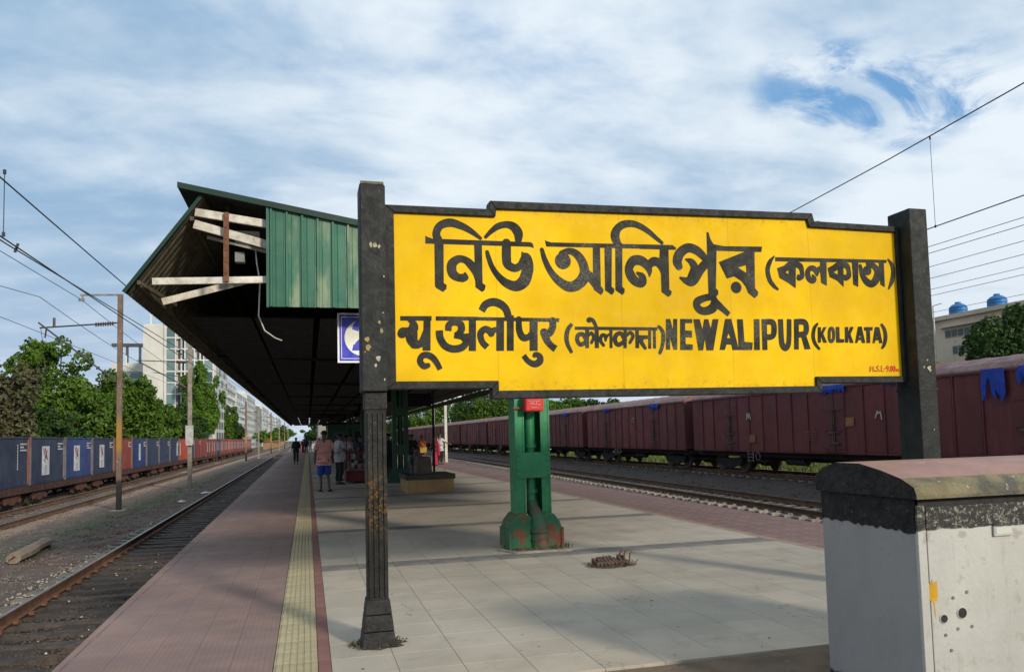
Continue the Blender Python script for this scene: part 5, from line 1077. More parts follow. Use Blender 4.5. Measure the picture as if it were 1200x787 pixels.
def tree(x, y, zb, blobs, n_, leaf, m_, label, group=None, trunk_r=.3):
    """blobs: (dx, dy, z, rx, ry, rz); leaf clumps spread near the blob surfaces, limbs run to each blob"""
    t = thing('tree', label, 'tree', (x, y, zb), 0, group)
    q = MB(); zt = blobs[0][2]-zb
    q.tube([(0,0,-.3),(.05,.03,zt*.35),(-.05,.08,zt*.62)], [trunk_r,trunk_r*.75,trunk_r*.55], 9)
    for dx, dy, z, rx_, ry_, rz_ in blobs:
        q.tube([(0,.05,zt*.35),(dx*.45,dy*.45,(zt*.35+z-zb)*.5),(dx*.9,dy*.9,z-zb)], [trunk_r*.5,trunk_r*.3,trunk_r*.1], 6)
    q.obj('trunk', m_bark, t, smooth=True)
    vol = np.array([b[3]*b[4]+b[3]*b[5] for b in blobs]); pr = vol/vol.sum(); B = np.array(blobs)
    idx = rng.choice(len(blobs), n_, p=pr); d = rng.normal(size=(n_,3)); d /= np.linalg.norm(d, axis=1)[:,None]
    # lumps on each blob: radial noise from a few random directions
    lump = np.zeros(n_)
    for kk in range(14):
        u = rng.normal(size=3); u /= np.linalg.norm(u); lump += rng.uniform(.03,.24)*np.maximum(0, (d@u-.66)/.34)**.8
    rr = (.60+.44*rng.uniform(0,1,n_)**.6)*(.84+lump)
    C = B[idx,:3]+d*rr[:,None]*B[idx,3:6]; C[:,2] -= zb
    out = d+rng.normal(size=(n_,3))*.65; out[:,2] += .35; out /= np.linalg.norm(out, axis=1)[:,None]
    a = np.cross(out, rng.normal(size=(n_,3))); a /= np.linalg.norm(a, axis=1)[:,None]; b = np.cross(out, a)
    s_ = leaf*rng.uniform(.55,1.35,n_)[:,None]
    # each clump is two crossing, bent leaf faces
    V4 = np.stack([C-a*s_*.5, C+b*s_*.32+out*s_*.08, C+a*s_*.55-out*s_*.15, C-b*s_*.32+out*s_*.05], 1)
    b2 = b*.5+out*.8; V5 = np.stack([C-b*s_*.45, C+b2*s_*.35, C+a*s_*.45+b*s_*.35, C-b2*s_*.2], 1)
    Vv = np.concatenate([V4, V5]).reshape(-1,3); nf = 2*n_
    me = bpy.data.meshes.new('crown'); me.vertices.add(len(Vv)); me.vertices.foreach_set('co', Vv.ravel())
    me.loops.add(nf*4); me.loops.foreach_set('vertex_index', np.arange(nf*4, dtype=np.int32)); me.polygons.add(nf); me.polygons.foreach_set('loop_start', np.arange(0, nf*4, 4, dtype=np.int32))
    me.update(calc_edges=True); me.materials.append(m_); ob('crown', me, t); return t
G1 = 'trees behind the container train'
def blobs(w, h, zc, n_, ry=.7):
    """uneven crown: a few big masses and many smaller ones stuck out of them"""
    out_ = [(0,0,zc-h*.05,w*.5,w*.45*ry+1,h*.36)]
    for i in range(n_):
        a = 2*math.pi*i/n_+random.uniform(-.3,.3); r = w*random.uniform(.35,.62)
        out_.append((r*math.cos(a), r*math.sin(a)*ry, zc+h*random.uniform(-.30,.20), w*random.uniform(.22,.34), w*random.uniform(.2,.3), h*random.uniform(.14,.24)))
    for i in range(n_*2):
        a = random.uniform(0,6.28); e = random.uniform(-.25,1.45); r = random.uniform(.80,1.02)
        out_.append((w*.85*r*math.cos(a)*math.cos(e), w*.85*r*math.sin(a)*math.cos(e)*ry, zc+h*.5*r*math.sin(e), w*random.uniform(.10,.18), w*random.uniform(.10,.18), h*random.uniform(.06,.12)))
    return out_
tree(-23.0, 64, -2, blobs(4.6, 7.6, 4.6, 9), 6500, .40, m_leaf2, 'big brownish grey-leaved tree at the far left, thinning at its top', G1, .4)
tree(-22.6, 80, -2, blobs(6.6, 10.5, 5.9, 10), 11000, .42, m_leaf1, 'big rounded green tree left of the nearest mast', G1, .4)
tree(-19.2, 88, -2, blobs(5.0, 8.0, 4.9, 9), 8000, .42, m_leaf1, 'green tree behind and right of the nearest mast', G1, .35)
tree(-23.5, 60, -2, blobs(4.2, 3.6, 1.6, 8), 4500, .34, m_leaf3, 'low bright green shrubby tree at the far left above the containers', G1, .2)
tree(-19.5, 68, -2, blobs(3.8, 4.4, 2.2, 8), 4500, .34, m_leaf4, 'low dark tree above the placarded containers', G1, .2)
tree(-18.9, 106, -2, blobs(4.4, 6.0, 3.9, 8), 6500, .42, m_leaf1, 'green tree in front of the white glazed block, left half', G1, .3)
tree(-18.0, 122, -2, blobs(4.4, 6.0, 4.0, 8), 6500, .45, m_leaf4, 'darker green tree in front of the white glazed block', G1, .3)
tree(-18.2, 146, -2, blobs(4.3, 13.5, 8.8, 10), 10500, .5, m_leaf3, 'tall bright green tree right of the second mast', G1, .4)
tree(-17.6, 168, -2, blobs(4.5, 8.0, 5.5, 9), 6500, .5, m_leaf1, 'green tree at the foot of the long apartment row', G1, .35)
tree(-17.8, 198, -2, blobs(4.2, 5.5, 3.4, 8), 4000, .55, m_leaf4, 'small dark tree far behind the end of the container train', G1, .3)
tree(-16.5, 330, -2, blobs(6, 5, 3.0, 8), 2500, .8, m_leaf3, 'distant yellow-green tree beside the far track', G1, .3)
tree(-13, 420, -2, blobs(8, 8, 4.5, 8), 2500, 1.0, m_leaf1, 'farthest green tree near the vanishing point of the tracks', G1, .4)
G3 = 'distant trees beyond the end of the platform'
tree(6, 395, -1, blobs(11, 10, 5, 9), 3500, 1.0, m_leaf4, 'dark distant tree closing the view under the canopy, behind the walking people', G3, .4)
tree(24, 380, -1, blobs(13, 10, 5, 9), 3500, 1.0, m_leaf1, 'distant tree closing the view under the canopy, right of the dark one', G3, .4)
tree(44, 372, -1, blobs(12, 11, 5, 9), 3500, 1.0, m_leaf4, 'distant dark tree beyond the end of the maroon train', G3, .4)
G2 = 'trees behind the maroon wagons'
tree(41.5, 37.0, -1, blobs(4.2, 6.2, 5.2, 12), 9000, .26, m_leaf4, 'dark dense tree in front of the beige building on the right', G2, .3)
tree(44.5, 35.0, -1, blobs(3.4, 4.0, 4.2, 8), 4000, .26, m_leaf1, 'lighter green tree at the right edge of the photo', G2, .25)
tree(36.5, 38.7, -1, blobs(1.9, 2.6, 4.4, 7), 1500, .22, m_leaf3, 'small bright green tree just right of the right sign post', G2, .15)
for i, (x, y, w, h, zc, m_) in enumerate(((34,235,9,9,6.5,m_leaf1),(36,200,9,10,6.5,m_leaf3),(38,172,8,10,6.6,m_leaf4),(38,148,8,9,5.6,m_leaf1),(38,128,7,7,4.6,m_leaf3),(37,108,6,5.0,4.0,m_leaf1),(36,92,5,4.5,3.4,m_leaf4),(34,300,12,9,6,m_leaf4))):
    tree(x, y, -1, blobs(w, h, zc, 9), 5000, .55 if y > 120 else .4, m_, ['green tree above the wagons, left of the dangling post', 'bright green tree under the board bottom left of the green column', 'dark green tree seen just below the stepped lower edge of the board', 'green tree behind the wagons just left of the green column', 'bright green tree right behind the green column', 'low green tree above the third wagon, right of the green column', 'low dark tree just under the board, right of the green column', 'farthest dark tree at the end of the maroon train'][i], G2, .3)
# rough grass beyond the wagons and along the left yard
m_grass = leafmat('grass', (.075,.105,.02), (.11,.15,.03), (.15,.17,.05))
def grass(name, xr, yr, n_, h, label):
    x = rng.uniform(*xr, n_); y = rng.uniform(*yr, n_); z = GZ(x); a = rng.uniform(0,6.28,n_); hh = h*rng.uniform(.4,1.2,n_); w = .02+.05*rng.uniform(0,1,n_)
    dx, dy = np.cos(a), np.sin(a)
    Vv = np.stack([np.stack([x-dx*w, y-dy*w, z], -1), np.stack([x+dx*w, y+dy*w, z], -1), np.stack([x+dy*hh*.5+dx*w*.3, y-dx*hh*.5, z+hh], -1)], 1).reshape(-1,3)
    me = bpy.data.meshes.new(name); me.from_pydata(Vv.tolist(), [], np.arange(n_*3).reshape(-1,3).tolist()); me.materials.append(m_grass); me.update(); tag(ob(name, me), label, 'grass', kind='stuff')
grass('grass', (22.5,34), (18,80), 16000, .38, 'yellow-green grass seen under the maroon wagons')
grass('grass', (-12.6,-11.3), (36,120), 5000, .16, 'thin grass strip along the container train track')
grass('grass', (-7.6,-5.6), (24,60), 500, .05, 'sparse weeds on the ballast between the masts')

# ================================================================ BUILDINGS
m_crm = mat('cream_render', (.58,.57,.52), (.50,.49,.45), .25, .85, spots=(.36,.33,.28), sscale=1.2, samt=.62)
m_wht = mat('white_render', (.62,.63,.62), (.52,.53,.52), .25, .85)
m_teal = mat('teal_glass', (.07,.135,.14), (.11,.19,.19), .3, .15, spec=.7, vary=.25)
m_tealp = mat('pale_teal_panel', (.26,.36,.36), (.17,.25,.25), .3, .4, vary=.2)
m_drk = mat('dark_opening', (.06,.06,.065), (.10,.095,.09), .4, .4)
m_grey = mat('grey_render', (.30,.29,.27), (.24,.23,.21), .3, .85)
b = thing('glazed_tower_block', 'white high-rise block with a grid of teal glass bays rising behind the trees', 'building', (-28.6, 150, -2))
TOWER = b; q = MB(); q.box(0,12.2,.6,22,0,25.2); q.obj('wall', m_crm, b)
q = MB(); q.box(-.0,3.5,0,.62,0,25.0); q.box(3.5,3.9,-.3,.62,0,25.6); q.obj('blank_wall', m_crm, b)
Hf = 2.05; Bw = 1.6
for r_ in range(12):
    q = MB(); q.box(3.9,12.0,-.28,.02,r_*Hf+.0,r_*Hf+.22); q.obj('floor_band', m_wht, b)
    for c_ in range(5):
        x0 = 4.0+c_*Bw; z0 = r_*Hf+.24; z1 = (r_+1)*Hf-.02; kd = (c_+2*(r_//2)) % 4
        q = MB()
        if kd in (0, 2):
            q.box(x0,x0+1.36,-.14,.0,z0,z1); q.obj('window_bay', m_teal if (r_+c_) % 3 else m_tealp, b)
        else:
            q.box(x0+.2,x0+.52,.45,.598,z0+.2,z1); q.box(x0+.85,x0+1.3,.45,.598,z0+.2,z1); f_ = q.obj('window', m_drk, b)
            q = MB(); q.box(x0+.7,x0+.9,-.1,.59,z0,z1); q.obj('mullion', m_wht, f_)
for c_ in range(6):
    q = MB(); x0 = 3.75+c_*Bw; q.box(x0,x0+.2,-.34,.0,0,25.0); q.obj('pier', m_wht, b)
q = MB()
for c_ in range(6): q.box(1+c_*2,1.25+c_*2,.8,1.05,25.2,26.8)
q.box(.9,11.4,.8,1.1,26.8,27.05); q.box(6,10,4,9,25.2,28); q.obj('roof_frame', m_wht, b)
b = thing('stepped_block', 'lower pale block with teal windows and an open roof frame left of the glazed tower', 'building', (-38.3, 170, -2))
q = MB(); q.box(0,11,0,12,0,20.0); q.obj('wall', m_crm, b)
q = MB(); q.box(2.6,2.9,-.1,.1,0,21.5); q.box(.2,10,-.2,.3,18.2,18.5); q.box(.2,10,-.1,.3,11.5,11.8); q.obj('floor_band', m_wht, b)
for r_ in range(6):
    for c_, (x0, w_) in enumerate(((.3,1.0),(3.6,2.2),(6.4,2.6))):
        q = MB(); q.box(x0,x0+w_,-.08,.05,9.6+r_*1.45,10.7+r_*1.45); q.obj('window', m_teal if c_ < 2 else m_tealp, b)
q = MB()
for x in (2.6,5.0,9.8): q.box(x,x+.45,.3,.8,20,23.6)
q.box(.0,11,.0,1.4,23.4,24.0); q.obj('roof_frame', m_drk, b)
for r_ in range(11):
    for c_ in range(5): q = MB(); q.box(12.15,12.26,2.2+c_*4,4.6+c_*4,r_*2.05+1.9,r_*2.05+3.3); q.obj('window', m_teal if (r_+c_) % 2 else m_drk, TOWER)
# long row of apartment blocks receding to the right of the tower
lab = ['grey apartment block with white balcony boxes, first of the long row behind the containers', 'second apartment block of the long row', 'third apartment block of the long row', 'fourth apartment block of the long row', 'fifth apartment block of the long row', 'sixth apartment block of the long row', 'seventh apartment block of the long row, nearly at the vanishing point', 'last apartment block of the long row, at the vanishing point']
yy = 215; 
for i in range(8):
    L_ = [46,46,52,56,60,80,110,160][i]; ht = [21,23.5,22,24.5,22,24.5,23,24][i]+1.5
    b = thing('apartment_block', lab[i], 'building', (-27-.3*i, yy, -2), 0, 'long row of apartment blocks')
    q = MB(); q.box(-14,0,0,L_,0,ht); q.obj('wall', [m_grey,m_crm,m_wht,m_crm][i % 4], b)
    q = MB(); q.box(-8,-2,L_*.3,L_*.45,ht,ht+2.4); q.box(-.4,.15,-.1,L_+.1,ht-.5,ht-.1); q.obj('roof_parapet', m_wht, b)
    nr_ = 8; nc_ = int(L_/4.2) if i < 5 else 6
    for r_ in range(nr_):
        for c_ in range(nc_):
            wd = L_/nc_; q = MB(); y0 = c_*wd+wd*.22; z0 = 1.2+r_*ht/nr_*.97
            q.box(-.1,.06,y0,y0+wd*.5,z0,z0+1.5); w_ = q.obj('window', m_drk if (r_+c_+i) % 3 else m_teal, b)
            if i < 2: q = MB(); q.box(.07,.9,y0-.2,y0+wd*.62,z0-.55,z0+.35); q.obj('balcony', m_wht, w_)
        # end face toward the camera
        if i < 4:
            for c_ in range(4): q = MB(); q.box(-12.5+c_*3.3,-11+c_*3.3,-.06,.1,1.2+r_*ht/nr_*.97,2.7+r_*ht/nr_*.97); q.obj('window', m_drk, b)
    yy += L_+[10,8,8,10,12,15,20,20][i]
# low sheds and boundary wall far right of the row, beside the track
# beige building with water tanks on the right
m_bge = mat('beige_render', (.50,.41,.325), (.42,.345,.275), .4, .85, spots=(.28,.23,.19), sscale=1.5, samt=.62)
b = thing('beige_flat_roofed_building', 'beige flat-roofed building with strip windows and two blue water tanks', 'building', (45, 26, -1))
q = MB(); q.box(0,14,0,28,0,10.1); q.obj('wall', m_bge, b)
q = MB(); q.box(-.25,14.2,-.2,28.2,10.1,10.4); q.obj('roof_slab', m_bge, b)
q = MB(); q.box(-.02,.01,8.0,28,0,.01)
def bwin(y0, y1, z0, z1, n_):
    q = MB(); q.box(-.03,.06,y0,y1,z0,z1); f_ = q.obj('window_frame', m_grey, b)
    w_ = (y1-y0)/n_
    for i in range(n_): q = MB(); q.box(-.06,-.032,y0+i*w_+.06,y0+(i+1)*w_-.06,z0+.08,z1-.08); q.obj('pane', m_drk, f_)
bwin(16.9, 19.7, 8.75, 9.35, 5); bwin(17.6, 19.1, 7.5, 8.15, 3); bwin(10.5, 15.0, 8.75, 9.35, 6); bwin(4, 9, 8.75, 9.35, 6); bwin(9.5, 14.0, 7.5, 8.15, 6); bwin(20.8,25,8.75,9.35,5)
q = MB(); q.box(-.32,-.0,4,20,9.50,9.58); q.obj('sunshade', m_bge, b)
m_tank = mat('tank_blue', (.012,.12,.34), (.02,.15,.38), 2, .4, spec=.5)
for i, (y, label) in enumerate(((45.6, 'left blue ribbed water tank on the roof of the beige building'), (42.3, 'right blue ribbed water tank on the roof of the beige building, nearer the tree'))):
    t = thing('water_tank', label, 'water tank', (46.2, y, 9.4 if i else 9.4), 0, 'blue roof water tanks')
    q = MB(); TS = .92; pr = [(.60,0),(.62,.1),(.58,.13),(.62,.16),(.62,.34),(.58,.37),(.62,.40),(.62,.58),(.58,.61),(.60,.66),(.42,.84),(.22,.92),(.20,.94)]
    q.tube([(0,0,z) for r, z in pr], [r for r, z in pr], 20); q.obj('tank_shell', m_tank, t, smooth=True)
    q = MB(); q.cyl((0,0,.94), .20, .09, 14); q.obj('lid', m_tank, t, smooth=True)
t = thing('slender_pole', 'thin pale pole in front of the beige building, right of the right sign post', 'pole', (43.4, 45.0, -1))
q = MB(); q.tube([(0,0,0),(0,0,11.0)], .05, 8); q.obj('shaft', m_white, t); q = MB(); q.tube([(0,0,11.0),(0,-.8,11.05)], .03, 6); q.obj('arm', m_white, t)
# small white shed behind the wagons, left of the column
t = thing('white_shed', 'small flat white hut roof showing above the wagons beside the green column', 'shed', (26, 88, -1))
q = MB(); q.box(0,4,0,6,0,4.6); q.obj('wall', m_wht, t); q = MB(); q.box(-.2,4.2,-.2,6.2,4.602,4.8); q.obj('roof', m_conc, t)
t = thing('leaning_signal_arm', 'white slanted signal board against the trees above the wagons', 'signal', (19.5, 122, -.6), 0)
q = MB(); q.tube([(0,0,0),(0,0,8.4)], .09, 8); q.obj('post', m_white, t); q = MB(); q.bar((-1.0,0,7.6),(.0,0,9.2),.5,.06); q.bar((.3,0,7.0),(1.2,0,8.4),.45,.06); q.obj('arm', m_white, t)
t = thing('yard_mast', 'pale mast standing between the canopy and the maroon wagons', 'mast', (10.5, 60, -1), 0)
q = MB(); q.box(-.1,.1,-.1,.1,0,6.5); q.obj('mast_pole', m_white, t)
# low brick-coloured huts and carts at the far end of the yard
m_hut = mat('hut_ochre', (.30,.19,.10), (.22,.14,.08), .8, .85)
for i, (x, y, w, h) in enumerate(((-12.5,262,3.2,2.6),(-11.6,300,3,2.2),(-12.8,352,5,2.8))):
    t = thing('track_hut', ['low ochre hut beside the far end of the containers', 'small second ochre hut farther along the track', 'last ochre hut near the vanishing point'][i], 'hut', (x, y, -1.5), 0)
    q = MB(); q.box(-w/2,w/2,0,4,0,h); q.obj('wall', m_hut, t); q = MB(); q.prism([(-w/2-.3,h),(w/2+.3,h),(0,h+1)], 'y', -.3, 4.3); q.obj('roof', m_rust, t)

# ================================================================ SMALL THINGS ON THE BALLAST
t = thing('broken_sleeper', 'pale curved broken concrete sleeper lying on the ballast at the left', 'sleeper', (-6.48, 21.1, -1.0), R(5))
q = MB(); N = 12; vs = []
for i in range(N+1):
    u = i/N; y = -1.55+3.1*u; zc = .08+.16*math.sin(u*math.pi)*.5; w = .13+.03*math.sin(u*9); hx = .16*math.sin(u*3.1)
    for a in range(8): th = 2*math.pi*a/8+.39; vs.append((hx+w*1.15*math.cos(th)*random.uniform(.93,1.05), y+random.uniform(-.02,.02), zc+.12*math.sin(th)*random.uniform(.92,1.05)))
q.add(vs, [(i*8+a, i*8+(a+1)%8, (i+1)*8+(a+1)%8, (i+1)*8+a) for i in range(N) for a in range(8)]+[tuple(range(8))[::-1], tuple(range(N*8, N*8+8))])
q.obj('concrete_bar', mat('pale_old_concrete', (.25,.20,.145), (.17,.135,.10), 3, .95, .8, 25, spots=(.14,.11,.08), sscale=9, samt=.6), t, smooth=True)
q = MB(); q.tube([(.02,-1.54,.12),(.02,-1.68,.13)], .022, 6); q.tube([(-.05,-1.54,.08),(-.06,-1.63,.06)], .018, 6); q.obj('reinforcing_rod', m_rust, t)
for i, (x, y, s_, label) in enumerate(((-5.0,41.5,.35,'white scrap of plastic on the ballast left of the track'), (-5.3,36,.2,'small pale scrap on the ballast nearer than the white plastic'), (-5.3,24.5,.16,'reddish brick piece lying beside the rail'))):
    q = MB(); N = 9; ring = [(s_*random.uniform(.6,1.2)*math.cos(a), s_*.7*random.uniform(.6,1.2)*math.sin(a), random.uniform(0,.04)) for a in [2*math.pi*j/N for j in range(N)]]
    q.add(ring+[(0,0,.10)], [(j,(j+1)%N,N) for j in range(N)]); o = q.obj('scrap', m_white if i < 2 else m_rust); o.location = (x, y, gz(x)+.03); tag(o, label, 'litter')

# ================================================================ PEOPLE
m_skin = mat('skin_brown', (.13,.065,.04), (.11,.055,.035), 9, .55, spec=.4)
m_hair = mat('hair_black', (.010,.009,.008), (.016,.013,.012), 40, .5, .4, 120)
m_shoe = mat('dark_sandal', (.02,.015,.012), None, 9, .6)
def cloth(name, c, c2=None, sc=7): return mat('cloth_'+name, c, c2 or tuple(v*.75 for v in c), sc, .85, .5, 28)
def skinned(name, P, E, rad, m_, parent, sub=1, root=0):
    me = bpy.data.meshes.new(name); me.from_pydata([tuple(p) for p in P], E, []); me.update()
    o = ob(name, me, parent); mo = o.modifiers.new('skin', 'SKIN'); mo.use_smooth_shade = True
    sv = me.skin_vertices[0].data
    for i, r in enumerate(rad): sv[i].radius = r if isinstance(r, tuple) else (r, r)
    sv[root].use_root = True
    s_ = o.modifiers.new('subdivision', 'SUBSURF'); s_.levels = sub; s_.render_levels = sub
    me.materials.append(m_); return o
BASE = dict(pelvis=(0,0,.93), spine=(0,.0,1.10), chest=(0,-.01,1.29), neck=(0,.0,1.45), jaw=(0,.025,1.52), head=(0,.02,1.60), top=(0,.01,1.67),
  hipL=(-.09,0,.90), kneeL=(-.10,.03,.49), ankL=(-.10,-.03,.09), toeL=(-.12,.14,.035), hipR=(.09,0,.90), kneeR=(.10,.03,.49), ankR=(.10,-.03,.09), toeR=(.12,.14,.035),
  shL=(-.175,0,1.39), elL=(-.235,-.03,1.12), wrL=(-.25,.05,.87), shR=(.175,0,1.39), elR=(.235,-.03,1.12), wrR=(.25,.05,.87))
def person(x, y, rz, H, label, top, bottom, pose=None, legs='trousers', sleeves=.55, hair='short', z=0., group=None, fingers=True, shoe=True, drape=None, long_hair=False, shirt_len=.86):
    J = {k_: Vector(v) for k_, v in BASE.items()}
    for k_, v in (pose or {}).items(): J[k_] = Vector(v)
    s_ = H/1.70; J = {k_: v*s_ for k_, v in J.items()}
    t = thing('person', label, 'person', (x, y, z), rz, group)
    names = list(J); idx = {n_: i for i, n_ in enumerate(names)}; P = [J[n_] for n_ in names]
    r = dict(pelvis=(.115,.085), spine=(.105,.078), chest=(.15,.10), neck=.055, jaw=(.070,.082), head=(.092,.106), top=(.066,.075), hipL=.078, kneeL=.052, ankL=.034, toeL=(.034,.022), hipR=.078, kneeR=.052, ankR=.034, toeR=(.034,.022), shL=.05, elL=.037, wrL=.026, shR=.05, elR=.037, wrR=.026)
    rad = [tuple(q_*s_ for q_ in (r[n_] if isinstance(r[n_], tuple) else (r[n_],)*2)) for n_ in names]
    E = [('pelvis','spine'),('spine','chest'),('chest','neck'),('neck','jaw'),('jaw','head'),('head','top'),('pelvis','hipL'),('hipL','kneeL'),('kneeL','ankL'),('ankL','toeL'),('pelvis','hipR'),('hipR','kneeR'),('kneeR','ankR'),('ankR','toeR'),('chest','shL'),('shL','elL'),('elL','wrL'),('chest','shR'),('shR','elR'),('elR','wrR')]
    E = [(idx[a], idx[b]) for a, b in E]
    def addv(p, rr, par): P.append(p); rad.append((rr*s_, rr*s_)); E.append((par, len(P)-1)); return len(P)-1
    nose = addv(J['head']+Vector((0,.10,-.03))*s_, .012, idx['head'])
    for sd_, e_, w_ in ((-1,'elL','wrL'),(1,'elR','wrR')):
        d = (J[w_]-J[e_]).normalized(); side = Vector((sd_,0,0)); fwd = d.cross(side); fwd = fwd.normalized() if fwd.length > .1 else Vector((0,1,0))
        if fwd.y < 0: fwd = -fwd
        palm = addv(J[w_]+d*.055*s_, .030, idx[w_])
        if fingers:
            for q_, ln in ((-1.5,.052),(-.5,.066),(.5,.07),(1.5,.06)):
                a = addv(J[w_]+(d*.095+fwd*.017*q_)*s_, .0095, palm); addv(P[a]+(d*.6*ln-side*.012)*s_, .0085, a)
            addv(J[w_]+(d*.07+fwd*.042)*s_, .010, palm)
    skinned('body', P, E, rad, m_skin, t)
    def sub(keys, radk, edges, name, m_, sub=1):
        PP = [J[k_] if isinstance(k_, str) else k_ for k_ in keys]; return skinned(name, PP, edges, [tuple(q_*s_ for q_ in (v if isinstance(v, tuple) else (v, v))) for v in radk], m_, t, sub)
    lower = J['pelvis'].lerp(J['kneeL'].lerp(J['kneeR'], .5), max(0, (.93-shirt_len)/.44))
    armL = J['shL'].lerp(J['elL'], sleeves) if sleeves <= 1 else J['elL']; armR = J['shR'].lerp(J['elR'], sleeves)
    keys = ['pelvis','spine','chest', J['neck']-Vector((0,0,.03))*s_, lower, 'shL', armL, 'shR', armR]; rk = [(.20,.155),(.19,.135),(.205,.14),.085,(.215,.195),.088,.088,.088,.088]
    ed = [(0,1),(1,2),(2,3),(0,4),(2,5),(5,6),(2,7),(7,8)]
    if sleeves > 1:
        keys[6] = 'elL'; keys[8] = 'elR'; keys += [J['elL'].lerp(J['wrL'], .9), J['elR'].lerp(J['wrR'], .9)]; rk += [.042,.042]; rk[6] = rk[8] = .056; ed += [(6,9),(8,10)]
    if top: sub(keys, rk, ed, 'shirt', top)
    if legs in ('trousers', 'shorts'):
        f_ = .97 if legs == 'trousers' else .0
        eL = J['kneeL'].lerp(J['ankL'], f_) if f_ else J['kneeL']+Vector((0,0,-.06))*s_; eR = J['kneeR'].lerp(J['ankR'], f_) if f_ else J['kneeR']+Vector((0,0,-.06))*s_
        keys = [J['pelvis']-Vector((0,0,.05))*s_,'hipL','kneeL','hipR','kneeR']; rk = [(.12,.10),.10,.088,.10,.088]; ed = [(0,1),(1,2),(0,3),(3,4)]
        if legs == 'trousers': keys += [eL, eR]; rk += [.07,.07]; ed += [(2,5),(4,6)]
        else: keys[2] = eL; keys[4] = eR; rk[2] = rk[4] = .115; rk[1] = rk[3] = .112
        sub(keys, rk, ed, legs, bottom)
    else:                                             # sari or skirt: pleated loft
        q = MB(); rings = ((.05,.21,.17),(.35,.185,.15),(.70,.165,.135),(.95,.135,.105)); N = 26; vs = []
        for zz, ra, rb_ in rings:
            for i in range(N):
                a = 2*math.pi*i/N; w_ = 1+.06*math.sin(a*7+zz*3)*(1.05-zz); vs.append((ra*w_*math.cos(a)*s_, rb_*w_*math.sin(a)*s_, zz*s_))
        q.add(vs, [(j*N+i, j*N+(i+1)%N, (j+1)*N+(i+1)%N, (j+1)*N+i) for j in range(3) for i in range(N)]); q.obj('sari_skirt', bottom, t, smooth=True)
        if drape:
            q = MB(); q.tube([v*s_ for v in (Vector((-.12,.10,.95)),Vector((-.05,.13,1.15)),Vector((.10,.08,1.36)),Vector((.15,-.04,1.43)),Vector((.13,-.14,1.25)),Vector((.12,-.17,.85)),Vector((.13,-.18,.55)))], [.05*s_,.07*s_,.07*s_,.05*s_,.07*s_,.09*s_,.08*s_], 9); q.obj('sari_drape', drape, t, smooth=True)
    # hair: a cap fitted over the skull
    hd = J['head'].lerp(J['top'], .35); N = 12; q = MB(); vs = []
    for j in range(6):
        ph = j/5*1.75 if j else 0.02
        for i in range(N):
            a = 2*math.pi*i/N; front = max(0, math.sin(a)); ph2 = ph*(1-.42*front)
            vs.append(hd+Vector((.098*math.sin(ph2)*math.cos(a), .114*math.sin(ph2)*math.sin(a)-.012, .100*math.cos(ph2)+.004))*s_)
    q.add(vs, [(j*N+i, (j+1)*N+i, (j+1)*N+(i+1)%N, j*N+(i+1)%N) for j in range(5) for i in range(N)]+[tuple(range(N))]); q.obj('hair', m_hair, t, smooth=True)
    if long_hair: q = MB(); q.tube([hd+Vector((0,-.07,.0))*s_, hd+Vector((0,-.11,-.10))*s_, hd+Vector((0,-.12,-.30))*s_, hd+Vector((.01,-.13,-.48))*s_], [.05*s_,.045*s_,.032*s_,.012*s_], 8); q.obj('braid', m_hair, t, smooth=True)
    if shoe:
        for k_, tk in (('ankL','toeL'),('ankR','toeR')):
            a, b_ = J[k_], J[tk]; d = (b_-a); d.z = 0; d.normalize(); sdv = Vector((-d.y, d.x, 0)); base = a-d*.05*s_; zb = min(a.z, b_.z)-.030*s_
            pts = [base+sdv*.04*s_, base+d*.25*s_+sdv*.05*s_, base+d*.27*s_, base+d*.25*s_-sdv*.045*s_, base-sdv*.04*s_]
            q = MB(); q.prism([(p.x, p.y) for p in pts], 'z', zb, zb+.03*s_); q.obj('sandal', m_shoe, t)
    return t
SIT = dict(pelvis=(0,0,.52), spine=(0,-.01,.70), chest=(0,-.0,.90), neck=(0,.02,1.05), jaw=(0,.05,1.12), head=(0,.05,1.20), top=(0,.04,1.27), hipL=(-.09,.02,.52), kneeL=(-.12,.42,.52), ankL=(-.12,.42,.09), toeL=(-.13,.60,.035), hipR=(.09,.02,.52), kneeR=(.12,.42,.52), ankR=(.12,.42,.09), toeR=(.13,.60,.035),
  shL=(-.175,0,1.0), elL=(-.22,.12,.76), wrL=(-.12,.34,.62), shR=(.175,0,1.0), elR=(.22,.12,.76), wrR=(.12,.34,.62))
walk = dict(kneeL=(-.10,.09,.49), ankL=(-.10,.05,.09), toeL=(-.12,.22,.035), kneeR=(.10,-.02,.50), ankR=(.11,-.17,.10), toeR=(.13,-.02,.035), elL=(-.25,-.07,1.13), wrL=(-.26,-.02,.88), elR=(.25,.0,1.13), wrR=(.255,.10,.89))
